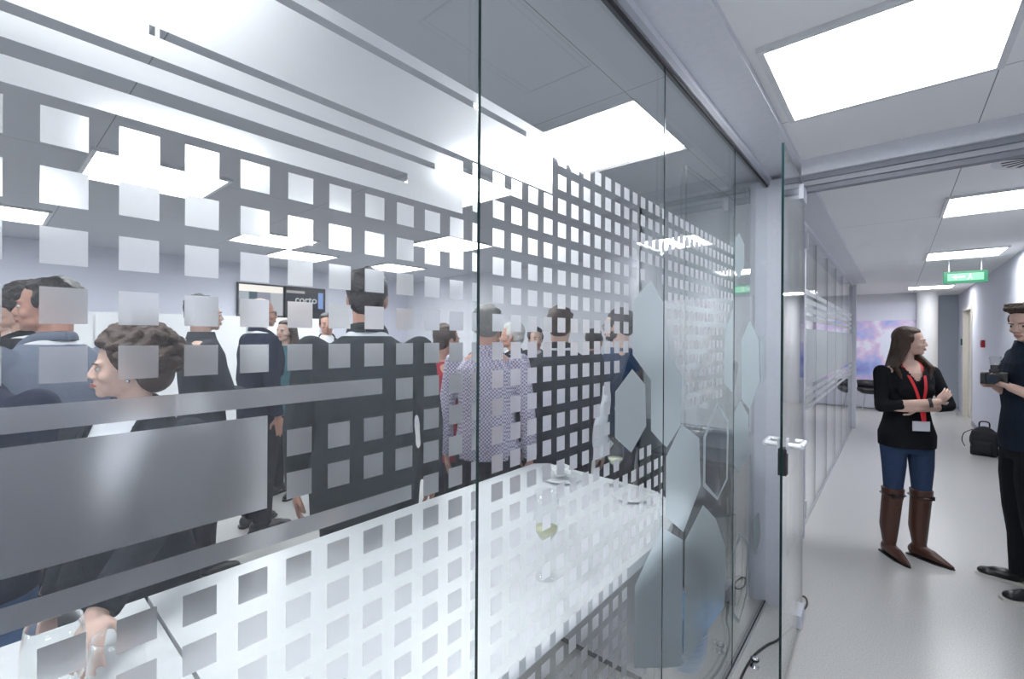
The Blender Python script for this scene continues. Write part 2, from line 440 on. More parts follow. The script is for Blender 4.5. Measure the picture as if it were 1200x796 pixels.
# cream door in the right wall
bm = BM(); box(bm, (1.14, 11.96, .01), (1.18, 13.24, 2.17)); dd = struct('door_2', bm, mat('cream_door', (.80, .74, .66), rough=.5), label='cream door set back in the right wall', cat='door')
bm = BM()
for q in ((11.9, 11.96), (13.24, 13.3)): box(bm, (1.06, q[0], 0), (1.2, q[1], 2.22))
box(bm, (1.06, 11.96, 2.17), (1.2, 13.24, 2.22)); new_obj('door_frame', bm, mat('cream_frame', (.78, .74, .68), rough=.5), dd)
bm = BM(); tube(bm, [(1.14, 12.1, 1.05), (1.09, 12.1, 1.05), (1.09, 12.22, 1.05)], .01); new_obj('door_handle', bm, M_steel, dd)

# ================================================================== CEILING LIGHTS
def make_light(x, y, z, label, s=.31, group='square ceiling light panels'):
    t = thing('ceiling_light', label, 'light', (x, y, z), 0, None)
    bm = BM()
    o, i_ = s, s-.022
    for (p, q) in (((-o, -o, -.018), (o, -i_, .0)), ((-o, i_, -.018), (o, o, .0)), ((-o, -i_, -.018), (-i_, i_, .0)), ((i_, -i_, -.018), (o, i_, .0))): box(bm, p, q)
    new_obj('frame', bm, M_frame, t)
    bm = BM(); box(bm, (-i_, -i_, -.0025), (i_, i_, -.0005)); new_obj('diffuser', bm, M_lamp, t)
    return t
L0 = make_light(-.04, 2.07, 2.6, 'large bright square ceiling panel nearest in the corridor', s=.335)
def put_light(x, y, label, z=2.6):
    c = copy_tree(L0); c.location = (x, y, z); c['label'] = label
    return c
put_light(.60, 4.75, 'second bright corridor ceiling panel, behind the door head beam')
put_light(.60, 7.45, 'third corridor ceiling panel, just before the green exit sign')
put_light(.50, 11.9, 'ceiling panel in the lobby at the corridor end')
put_light(-.05, 15.2, 'farthest lobby ceiling panel')
put_light(.50, 15.2, 'farthest lobby ceiling panel on the right side')
put_light(-.04, -.6, 'corridor ceiling panel behind the viewpoint')
put_light(-3.60, .72, 'bright square ceiling panel in the room at upper left behind the squares')
put_light(-3.70, 3.33, 'room ceiling panel above the red pullover person')
put_light(-2.30, 2.07, 'bright room ceiling panel at the top middle above the table end')
put_light(-5.00, 2.0, 'room ceiling panel just above and left of the screens')
put_light(-5.72, 2.62, 'room ceiling panel directly above the dark screen')
put_light(-5.63, 3.95, 'room ceiling panel behind the tall man\'s head')
put_light(-5.60, .05, 'room ceiling panel at the far left edge, partly out of view')
put_light(-3.60, -1.0, 'added room ceiling panel left of the view')  # unseen panel, added to light the room
put_light(-1.64, .02, 'room ceiling panel near the glass, left of the view')
put_light(-2.30, -2.1, 'added room ceiling panel farthest left, out of view')  # out of view too, added for the room's illumination
put_light(-2.6, 8.2, 'ceiling panel in the second room, far from the door')
put_light(-2.2, 6.2, 'ceiling panel in the second room near its door')
put_light(-1.6, 11.6, 'ceiling panel in the lobby left of the corridor end')

# air outlet seen above near the second corridor light
vt = thing('air_outlet', 'round white swirl air outlet in the corridor ceiling behind the beam', 'vent', (.62, 3.75, 2.6))
bm = BM(); lathe(bm, [(.001, -.004), (.20, -.004), (.21, 0), (.001, 0)], seg=36); new_obj('plate', bm, M_frame, vt)
bm = BM()
for k in range(18):
    a = 2*math.pi*k/18; ca, sa = math.cos(a), math.sin(a)
    p = [(.07, -.006), (.17, -.010), (.17, .010), (.07, .006)]
    prism(bm, [(x*ca-y*sa, x*sa+y*ca) for x, y in p], -.0055, -.0035)
new_obj('slot', bm, M_dark, vt)
# access panel in the ceiling corner at top right
bm = BM()
for (p, q) in (((-.33, .9, 2.597), (-.05, .906, 2.6005)), ((-.33, 1.45, 2.597), (-.05, 1.456, 2.6005)), ((-.33, .9, 2.597), (-.326, 1.456, 2.6005)), ((-.05, .9, 2.597), (-.046, 1.456, 2.6005))): box(bm, p, q)
tag(new_obj('access_hatch', bm, M_grey), 'thin outline of an access hatch in the near corridor ceiling', 'hatch')

# ================================================================== GLASS DOOR LEAF
A = Vector((-.383, 2.29, 0)); B = Vector((-.408, 3.06, 0))
dv = (B-A).normalized(); dl = (B-A).length
ang = math.atan2(dv.y, dv.x)
leaf = thing('glass_door', 'open frameless glass door with lever handle, standing edge on', 'door', A, ang)
bm = BM()
for f in box(bm, (0, -.005, .012), (dl, .005, 2.46)):
    f.normal_update()
    if abs(f.normal.y) < .5: f.material_index = 1
new_obj('glass_leaf', bm, [M_glass, M_edge], leaf)
bm = BM(); box(bm, (dl-.16, -.016, 2.36), (dl+.0, .016, 2.44), bev=.003); new_obj('top_pivot', bm, M_post, leaf)
bm = BM(); box(bm, (dl-.16, -.016, .005), (dl+.0, .016, .08), bev=.003); new_obj('bottom_pivot', bm, M_post, leaf)
bm = BM(); box(bm, (.02, -.017, .985), (.075, .017, 1.105), bev=.003); lk = new_obj('lock_case', bm, M_black, leaf)
for s in (-1, 1):
    bm = BM(); box(bm, (.025, s*.017-.004, 1.085), (.07, s*.017+.004, 1.15), bev=.002)
    tube(bm, [(.045, s*.017, 1.12), (.045, s*.07, 1.12)], .012, 10)
    tube(bm, [(.036, s*.07, 1.12), (.165, s*.07, 1.12)], .0115, 10); tube(bm, [(.16, s*.073, 1.12), (.16, s*.035, 1.12)], .0115, 10)
    new_obj('handle', bm, mat('satin_handle', (.85, .86, .88), rough=.35, metal=.4), leaf)

# ================================================================== ROOM FURNITURE
def table_poly(y0, y1, x0=-.632, x1=-1.56, rnd=True):
    if not rnd: return [(x0, y0), (x0, y1), (x1, y1), (x1, y0)]
    pts = [(x0, y0)]
    # broad rounded corner on the glass side
    cx, cy, ax, ay = -.92, 1.50, .288, .56
    for k in range(13):
        a = k*math.pi/2/12; pts.append((cx+ax*math.cos(a), cy+ay*math.sin(a)))
    pts += [(-1.50, 2.09), (-1.56, 2.03), (x1, y0)]
    return pts
def table(name, label, y0, y1, rnd):
    t = thing(name, label, 'table', (0, 0, 0))
    bm = BM(); prism(bm, table_poly(y0, y1, rnd=rnd), .845, .88); new_obj('table_top', bm, M_white, t)
    for yy in ((y0+.25), (2.0 if rnd else y1-.25)):
        bm = BM(); box(bm, (-1.40, yy-.02, .03), (-.88 if rnd else -.78, yy+.02, .845)); new_obj('panel_leg', bm, mat('panel_grey', (.55, .56, .60), rough=.5), t)
        bm = BM(); box(bm, (-1.38, yy-.015, 0), (-.90 if rnd else -.8, yy+.015, .03)); new_obj('plinth', bm, M_dark, t)  # black strip standing in for the shadow gap under the panel
    return t
table('standing_table', 'long white standing table with rounded end behind the glass squares', .302, 2.06, True)
table('standing_table', 'white standing table at bottom left, joined to the longer one by a thin gap', -1.3, .294, False)

# wine glasses
def make_wine(label, loc, h=.235, wine=True, R=.040):
    t = thing('wine_glass', label, 'glass', loc)
    k = h/.235
    outer = [(.001, .0), (.034, .0), (.035, .003), (.02, .006), (.0045, .012), (.0038, .03), (.0038, .085), (.006, .095), (R*.55, .108), (R*.9, .13), (R, .155), (R*.97, .19), (R*.86, .235)]
    inner = [(R*.86-.0014, .235), (R*.97-.0014, .19), (R-.0014, .155), (R*.9-.0014, .131), (R*.55-.001, .110), (.001, .100)]
    bm = BM(); lathe(bm, [(r, z*k) for r, z in outer+inner]); new_obj('glass_bowl', bm, M_gl2, t, True)
    if wine:
        bm = BM(); lathe(bm, [(.001, .101*k), (R*.55-.002, .111*k), (R*.9-.003, .132*k), (R*.93-.003, .138*k), (.001, .138*k)])
        new_obj('wine', bm, mat('white_wine', (.80, .79, .55), rough=.1), t, True)
    return t
make_wine('tall wine glass with a little white wine on the table middle', (-.795, 1.10, .88), .255)
make_wine('wine glass near the far rounded end of the table', (-1.03, 1.99, .88), .23, True)
make_wine('big empty wine glass at bottom left corner, nearest the edge of view', (-1.10, .085, .88), .225, False, .043)
make_wine('empty wine glass beside the hand of the curly haired woman', (-.985, .15, .88), .222, False, .039)
# plates
def plate(label, loc, r=.1):
    t = thing('plate', label, 'plate', loc)
    bm = BM(); lathe(bm, [(.001, 0), (r*.6, 0), (r, .012), (r, .015), (r*.62, .005), (.001, .004)]); new_obj('dish', bm, M_white, t, True)
    return t
plate('white plate under a crumpled napkin at the table\'s far side', (-1.28, 1.90, .8802), .105)
bm = BM(); ell(bm, (-1.28, 1.90, .925), (.055, .045, .022), seg=16, rg=10)
for v in bm.verts: v.co += Vector((random.uniform(-.012, .012), random.uniform(-.012, .012), random.uniform(-.006, .012)))
tag(new_obj('napkin', bm, mat('paper_napkin', (.85, .85, .86), rough=.9)), 'crumpled white paper napkin lying on the far plate', 'napkin')
plate('empty white plate at the rounded corner of the table', (-.90, 1.88, .8802), .085)

# blue bin
bn = thing('waste_bin', 'pale blue plastic waste bin on the floor behind the glass', 'bin', (-.80, 2.26, 0))
bm = BM(); lathe(bm, [(.001, 0), (.09, 0), (.098, .01), (.122, .265), (.128, .27), (.128, .28), (.116, .28), (.092, .015), (.001, .012)], seg=32)
M_bin = mat('blue_plastic', (.22, .42, .72), rough=.35)
new_obj('bucket', bm, M_bin, bn, True)
bm = BM()
for k in range(10):
    z = .05+.02*k; r = .0985+.024*(z-.01)/.255+.002
    tube(bm, [(r*math.cos(a), r*math.sin(a), z) for a in [2*math.pi*q/24 for q in range(25)]], .0022, 6)
new_obj('rib', bm, M_bin, bn, True)

# whiteboard and sideboard on the grey wall
wb = thing('whiteboard', 'large plain whiteboard on the short grey wall behind the hexagons', 'whiteboard', (-1.06, 3.2, 1.43))
bm = BM(); box(bm, (-.36, -.018, -.43), (.36, 0, .43)); new_obj('board', bm, mat('whiteboard_enamel', (.88, .90, .92), rough=.2), wb)
bm = BM()
for p, q in (((-.37, -.024, -.44), (.37, 0, -.43)), ((-.37, -.024, .43), (.37, 0, .44)), ((-.37, -.024, -.43), (-.36, 0, .43)), ((.36, -.024, -.43), (.37, 0, .43))): box(bm, p, q)
new_obj('frame', bm, M_alu, wb)
bm = BM(); box(bm, (-.3, -.07, -.455), (.3, 0, -.44)); new_obj('pen_tray', bm, M_alu, wb)
sd = thing('sideboard', 'dark grey sideboard below the whiteboard', 'sideboard', (-1.06, 3.0, 0))
bm = BM(); box(bm, (-.16, -.16, .04), (.36, .19, .86), bev=.004); new_obj('body', bm, M_grey, sd)
for s in (-.028, .229):
    bm = BM(); box(bm, (s-.122, -.176, .06), (s+.122, -.162, .84), bev=.002); d = new_obj('door', bm, M_grey, sd)
    bm = BM(); tube(bm, [(s+.09, -.185, .55), (s+.09, -.185, .67)], .005, 8); box(bm, (s+.088, -.185, .56), (s+.092, -.176, .565)); new_obj('handle', bm, M_steel, d)

# wall cabinets on the back wall: tall white units
for k in range(5):
    y = -1.7+1.0*k
    t = thing('wall_cabinet', 'white tall cabinet against the far wall, %s from the left' % ['first', 'second', 'third', 'fourth', 'fifth and last, below the screens'][k], 'cabinet', (-6.78, y+.5, 0))
    bm = BM(); box(bm, (-.2, -.497, .06), (.2, .497, 1.84), bev=.003); new_obj('body', bm, M_white, t)
    bm = BM(); box(bm, (-.2, -.48, 0), (.17, .48, .06)); new_obj('plinth', bm, M_grey, t)
    for s in (-1, 1):
        bm = BM(); box(bm, (.2, min(s*.01, s*.49), .08), (.218, max(s*.01, s*.49), 1.80), bev=.002); d = new_obj('door', bm, M_white, t)
        bm = BM(); tube(bm, [(.235, s*.05, 1.0), (.235, s*.05, 1.15)], .006, 8); box(bm, (.216, s*.05-.003, 1.01), (.236, s*.05+.003, 1.02)); new_obj('handle', bm, M_steel, d)

# two screens
def text_mesh(s, size, m, parent, loc, rot, name='lettering', ext=.002):
    cu = bpy.data.curves.new('t', 'FONT'); cu.body = s; cu.size = size; cu.extrude = ext; cu.align_x = 'CENTER'; cu.align_y = 'CENTER'; cu.offset = size*.012
    o = bpy.data.objects.new('t', cu); COL.objects.link(o)
    dg = bpy.context.evaluated_depsgraph_get(); me = bpy.data.meshes.new_from_object(o.evaluated_get(dg)); bpy.data.objects.remove(o)
    o = bpy.data.objects.new(name, me); me.materials.clear(); me.materials.append(m); COL.objects.link(o)
    o.parent = parent; o.location = loc; o.rotation_euler = rot
    return o
def emis(name, col, st): return mat(name, tuple(c*.12 for c in col), rough=.3, emit=(*col, st))
def screen(y, label):
    t = thing('wall_screen', label, 'screen', (-6.99, y, 2.09))
    bm = BM(); box(bm, (0, -.31, -.24), (.05, .31, .24), bev=.004); new_obj('housing', bm, M_black, t)
    return t
s1 = screen(2.62, 'left wall screen showing a bright interior picture')
for nm, (y0, y1, z0, z1), c, e in (('picture', (-.295, .295, .12, .215), (.95, .88, .80), .9), ('picture', (-.295, -.17, -.21, .12), (.55, .60, .66), .5), ('picture', (-.17, -.06, -.05, .12), (.10, .17, .22), .4), ('picture', (-.06, .12, -.21, .12), (.42, .42, .50), .5), ('picture', (.12, .295, -.21, .12), (.62, .62, .66), .6)):
    bm = BM(); box(bm, (.0505, y0, z0), (.052, y1, z1)); new_obj(nm, bm, emis('scr%d' % int(c[0]*100), c, e), s1)
s2 = screen(3.26, 'right wall screen with dark picture and pale lettering')
bm = BM(); box(bm, (.0505, -.295, -.215), (.052, .295, .14)); new_obj('picture', bm, emis('scr_dark', (.015, .02, .03), .5), s2)
bm = BM(); box(bm, (.0505, -.295, .14), (.052, -.02, .18)); new_obj('picture', bm, emis('scr_top', (.5, .47, .45), .6), s2)
bm = BM(); box(bm, (.0525, .19, -.08), (.054, .27, .17)); new_obj('picture', bm, emis('scr_blue', (.25, .38, .75), .7), s2)
text_mesh('corto', .15, emis('scr_txt', (.65, .68, .70), .7), s2, (.054, 0.0, .045), (math.pi/2, 0, math.pi/2))

# ================================================================== CORRIDOR OBJECTS
# cable on the floor
pts = [(-.50, 1.9, .006), (-.53, 2.15, .006), (-.546, 2.304, .006), (-.538, 2.50, .006), (-.505, 2.64, .006), (-.469, 2.726, .006), (-.443, 2.84, .006), (-.425, 2.93, .006)]
def smooth_path(P, n=6):
    P = [Vector(p) for p in P]; out = []
    for i in range(len(P)-1):
        p0, p1, p2, p3 = P[max(i-1, 0)], P[i], P[i+1], P[min(i+2, len(P)-1)]
        for k in range(n):
            t = k/n; out.append(.5*((2*p1)+(-p0+p2)*t+(2*p0-5*p1+4*p2-p3)*t*t+(-p0+3*p1-3*p2+p3)*t**3))
    out.append(P[-1]); return out
bm = BM(); tube(bm, smooth_path(pts), .0055, 8)
tag(new_obj('cable', bm, M_black, smooth=True), 'black cable curving over the corridor floor along the glass', 'cable')
bm = BM(); lp = [(-.425+.026*math.sin(a), 3.20+.09*math.cos(a)+.0, .006+.002*math.cos(a*2)) for a in [2*math.pi*k/20 for k in range(21)]]
tube(bm, lp, .005, 8); tag(new_obj('cable_loop', bm, M_black, smooth=True), 'small loop of dark cable on the floor behind the glass door', 'cable')
ds = thing('door_stop', 'small round steel door stop on the floor by the cable', 'door stop', (-.515, 2.44, 0))
bm = BM(); lathe(bm, [(.001, 0), (.020, 0), (.020, .006), (.012, .008), (.012, .03), (.018, .034), (.018, .046), (.012, .05), (.001, .05)], seg=20); new_obj('body', bm, M_steel, ds, True)
bm = BM(); tube(bm, [(0, 0, .036), (0, 0, .044)], .0195, 20); new_obj('rubber_ring', bm, M_dark, ds, True)

# exit sign
ex = thing('exit_sign', 'green lit exit sign hanging below the corridor ceiling', 'sign', (.66, 8.05, 2.38), 0)
bm = BM(); box(bm, (-.20, -.025, -.075), (.20, .025, .075), bev=.004); new_obj('housing', bm, emis('exit_green', (.03, .42, .20), .5), ex)
bm = BM(); box(bm, (-.16, -.028, -.045), (.165, -.025, .045)); new_obj('lit_panel', bm, emis('exit_panel', (.30, .85, .50), .9), ex)
bm = BM(); M_ex2 = emis('exit_mark', (.85, 1, .9), 1.0)
prism(bm, [(-.12, 0), (-.08, .03), (-.08, .012), (.0, .012), (.0, -.012), (-.08, -.012), (-.08, -.03)], -.031, -.028, 'y'); new_obj('arrow', bm, M_ex2, ex)
bm = BM()
prism(bm, [(.045+.009*math.cos(a), .030+.009*math.sin(a)) for a in [k*math.pi/4 for k in range(8)]], -.031, -.028, 'y')
prism(bm, [(.035, .018), (.055, .018), (.05, -.010), (.035, -.010)], -.031, -.028, 'y'); prism(bm, [(.035, -.008), (.045, -.008), (.025, -.038), (.016, -.034)], -.031, -.028, 'y'); prism(bm, [(.042, -.008), (.052, -.010), (.072, -.036), (.062, -.038)], -.031, -.028, 'y')
new_obj('running_figure', bm, M_ex2, ex)
for q in (-.15, .14):
    bm = BM(); box(bm, (q, -.01, .07), (q+.01, .01, .22)); new_obj('bracket', bm, M_alu, ex)
# fire alarm
fa = thing('fire_alarm', 'small red fire alarm call point on the right wall', 'alarm', (1.08, 10.4, 1.52))
bm = BM(); box(bm, (-.045, -.06, -.06), (0, .06, .06), bev=.006); new_obj('case', bm, mat('alarm_red', (.50, .02, .03), rough=.4), fa)
bm = BM(); box(bm, (-.048, -.03, -.03), (-.044, .03, .02)); new_obj('press_plate', bm, M_black, fa)
# green push unit near cream door
bm = BM(); box(bm, (1.045, 13.42, 1.46), (1.08, 13.52, 1.60), bev=.006)
tag(new_obj('door_release', bm, mat('green_release', (.01, .12, .08), rough=.4)), 'small dark green door release box beyond the cream door', 'switch')
# column and glass screen in the lobby
bm = BM(); lathe(bm, [(.001, 0), (.17, 0), (.17, 2.6), (.001, 2.6)], c=(.50, 12.98, 0), seg=32)
o = struct('trim_10', bm, M_white, label='round white column at the corridor end', cat='column')
bm = BM(); box(bm, (.64, 14.4, 0), (1.08, 14.45, 2.6)); struct('wall_far.002', bm, mat('glass_grey_wall', (.45, .50, .55), rough=.3), label='grey green wall panel between column and cream door', cat='wall')
# poster
po = thing('poster', 'large pale poster with violet blue and pink clouds facing the corridor', 'poster', (-.55, 13.165, 0))
m = bpy.data.materials.new('poster_print'); m.use_nodes = True; nt = m.node_tree; b = nt.nodes['Principled BSDF']; b.inputs['Roughness'].default_value = .15
tc = nt.nodes.new('ShaderNodeTexCoord'); n1 = nt.nodes.new('ShaderNodeTexNoise'); n1.inputs['Scale'].default_value = 1.6; n1.inputs['Detail'].default_value = 5
r = nt.nodes.new('ShaderNodeValToRGB'); cr = r.color_ramp
cr.elements[0].position = .32; cr.elements[0].color = (.22, .25, .62, 1); cr.elements[1].position = .66; cr.elements[1].color = (.78, .80, .92, 1)
e = cr.elements.new(.45); e.color = (.42, .48, .82, 1); e = cr.elements.new(.52); e.color = (.72, .55, .78, 1); e = cr.elements.new(.57); e.color = (.80, .80, .92, 1)
nt.links.new(tc.outputs['Object'], n1.inputs['Vector']); nt.links.new(n1.outputs['Fac'], r.inputs[0]); nt.links.new(r.outputs[0], b.inputs['Base Color'])
bm = BM(); box(bm, (-1.6, -.02, .62), (.95, .02, 2.0)); new_obj('print', bm, m, po)
for q in ((2.0, 2.4), (.02, .62)):
    bm = BM(); box(bm, (-1.6, -.02, q[0]), (.95, .02, q[1])); new_obj('white_margin', bm, mat('poster_white', (.74, .75, .86), rough=.2), po)
text_mesh('10', .16, M_black, po, (-.42, -.022, 2.1), (math.pi/2, 0, 0))
# low chairs by the poster
def chair(x, y, label):
    t = thing('lounge_chair', label, 'chair', (x, y, 0), 0, 'low black lounge chairs by the poster')
    bm = BM(); lathe(bm, [(.001, .38), (.16, .38), (.24, .44), (.25, .50), (.23, .50), (.001, .46)], seg=24); new_obj('seat', bm, M_black, t, True)
    bm = BM()
    R, R2 = .25, .225
    A_ = [[bm.verts.new((r_*math.cos(a), r_*math.sin(a), z)) for r_, z in ((R, .46), (R+.02, .66), (R2+.02, .66), (R2, .46))] for a in [math.radians(20+140*k/12) for k in range(13)]]
    for p_, q_ in zip(A_, A_[1:]):
        for k in range(4): bm.faces.new((p_[k], p_[(k+1) % 4], q_[(k+1) % 4], q_[k]))
    bm.faces.new(A_[0]); bm.faces.new(A_[-1][::-1]); new_obj('backrest', bm, M_black, t, True)
    for k in range(4):
        a = math.pi/4+k*math.pi/2; bm = BM(); tube(bm, [(.12*math.cos(a), .12*math.sin(a), .39), (.2*math.cos(a), .2*math.sin(a), 0)], .012, 8); new_obj('leg', bm, M_steel, t)
    return t
c0 = chair(-.42, 12.7, 'low black lounge chair in front of the poster, seen left of the woman')
c = copy_tree(c0); c.location = (-1.25, 12.7, 0); c['label'] = 'low black lounge chair farther left, seen through the glass panes'
# backpack at the wall
bp = thing('backpack', 'black backpack on the floor against the right wall', 'bag', (.93, 8.95, 0), -.2)
M_bag = mat('black_nylon', (.012, .013, .017), rough=.75, bump=.3, bscale=25)
bm = BM(); ell(bm, (0, 0, .2), (.15, .10, .2)); box(bm, (-.13, -.09, 0), (.13, .09, .12)); box(bm, (-.12, -.08, .05), (.12, .08, .33)); mesh_obj('main_pouch', remeshed(bm, .012, 6), M_bag, bp)
bm = BM(); box(bm, (-.09, -.14, .04), (.09, -.05, .2)); mesh_obj('front_pocket', remeshed(bm, .012, 5), M_bag, bp)
bm = BM(); tube(bm, smooth_path([(-.05, .02, .38), (-.04, .02, .45), (.04, .02, .45), (.05, .02, .38)]), .009, 8); new_obj('grab_loop', bm, M_bag, bp, True)
bm = BM(); tube(bm, smooth_path([(-.11, -.02, .34), (-.19, -.05, .28), (-.21, -.06, .18), (-.18, -.06, .10)]), [.012]*19, 8, flat=.4); new_obj('strap', bm, M_bag, bp, True)

# ================================================================== PEOPLE
SKIN = mat('skin', (.56, .35, .27), rough=.5, bump=.02, bscale=60)
SKIN_W = mat('skin_light', (.66, .44, .36), rough=.5, bump=.02, bscale=60)
SKIN_D = mat('skin_ruddy', (.52, .28, .21), rough=.5, bump=.02, bscale=60)
EYE_W = mat('eye_white', (.7, .69, .67), rough=.2)
EYE_B = mat('eye_iris', (.03, .02, .015), rough=.15)
LIP = mat('lips', (.48, .18, .16), rough=.45)
def cloth(name, c, bump=.35, bs=14): return mat(name, c, rough=.88, bump=bump, bscale=bs, spec=.2)
C_black = cloth('cloth_black', (.010, .011, .014)); C_char = cloth('cloth_charcoal', (.022, .026, .032)); C_navy = cloth('cloth_navy', (.016, .022, .045))
C_grey = cloth('cloth_dark_grey', (.045, .05, .06)); C_blugrey = cloth('cloth_blue_grey', (.17, .195, .26)); C_blue = cloth('cloth_blue', (.02, .045, .11))
C_white = cloth('cloth_white', (.75, .76, .80)); C_red = cloth('cloth_red', (.30, .008, .025)); C_teal = cloth('cloth_teal', (.08, .20, .24)); C_jean = cloth('cloth_jeans', (.035, .06, .12), .2, 40)
C_ljean = cloth('cloth_light_jeans', (.10, .19, .38), .2, 40); C_brown = cloth('cloth_brown', (.06, .045, .042)); C_check = check_mat('cloth_check', (.61, .57, .66), (.20, .17, .27), 92)
L_brown = mat('boot_leather', (.075, .026, .016), rough=.35, bump=.1, bscale=18, coat=.2); L_black = mat('shoe_black', (.01, .01, .011), rough=.3)
H_brown = mat('hair_brown', (.050, .026, .016), rough=.55, bump=.5, bscale=70); H_dark = mat('hair_dark', (.014, .011, .010), rough=.5, bump=.5, bscale=80)
H_grey = mat('hair_grey', (.22, .21, .20), rough=.6, bump=.5, bscale=80); H_white = mat('hair_white', (.6, .6, .58), rough=.6, bump=.5, bscale=80)
M_sole = mat('sole_white', (.6, .58, .54), rough=.6)

def ik(S, W, l1, l2, pole):
    S, W = Vector(S), Vector(W); d = W-S; L = d.length; mx = (l1+l2)*.995
    if L > mx: W = S+d*(mx/L); d = W-S; L = mx
    a = (l1*l1-l2*l2+L*L)/(2*L); h = math.sqrt(max(l1*l1-a*a, 0)); dn = d/L
    pl = Vector(pole); pl = (pl-dn*pl.dot(dn)); pl = pl.normalized() if pl.length > 1e-5 else Vector((0, -1, 0))
    return S+dn*a+pl*h, W
def rings(bm, rs, seg=24, p=2.4):
    """rs: (z, cx, cy, rx, ry)"""
    out = []
    for z, cx, cy, rx, ry in rs:
        r = []
        for k in range(seg):
            a = 2*math.pi*k/seg; c, s = math.cos(a), math.sin(a)
            r.append(bm.verts.new((cx+rx*math.copysign(abs(c)**(2/p), c), cy+ry*math.copysign(abs(s)**(2/p), s), z)))
        out.append(r)
    for a, b in zip(out, out[1:]):
        for k in range(seg): bm.faces.new((a[k], a[(k+1) % seg], b[(k+1) % seg], b[k]))
    bm.faces.new(out[0][::-1]); bm.faces.new(out[-1])
def add_hand(bm, W, d, n, curl=.5, k=1.0, flip=1, spread=1.0):
    """W wrist, d pointing to the fingers, n palm normal (fingers curl towards it)"""
    d = Vector(d).normalized(); n = Vector(n); n = (n-d*n.dot(d)).normalized(); s = d.cross(n)*flip
    R = Matrix((s, d, n)).transposed()
    W = Vector(W)
    ell(bm, W+d*.048*k, (.038*k, .050*k, .015*k), R, 12, 8); ell(bm, W+d*.012*k, (.026*k, .03*k, .018*k), R, 10, 7)
    for i, (o, L) in enumerate(((-.029, .070), (-.0095, .080), (.0095, .076), (.028, .060))):
        p = W+d*(.088-.004*abs(i-1.4))*k+s*o*k
        pts = [p-d*.02*k, p]; a = 0
        for j in range(3):
            a += curl*(.9 if j else .6)
            dd = d*math.cos(a)+n*math.sin(a)+s*(o*2.2*spread*(1-j*.3))
            p = p+dd.normalized()*L*(.42, .32, .26)[j]*k; pts.append(p)
        limb(bm, pts, [.0085*k, .0088*k, .0082*k, .0076*k, .0066*k], 8)
    b = W+d*.025*k-s*.026*k
    t1 = b+(d*.62-s*.72+n*.35).normalized()*.042*k; t2 = t1+(d*.85-s*.25+n*.35).normalized()*.032*k
    limb(bm, [W+d*.015*k-s*.012*k, b, t1, t2], [.013*k, .0125*k, .0105*k, .0085*k], 8)

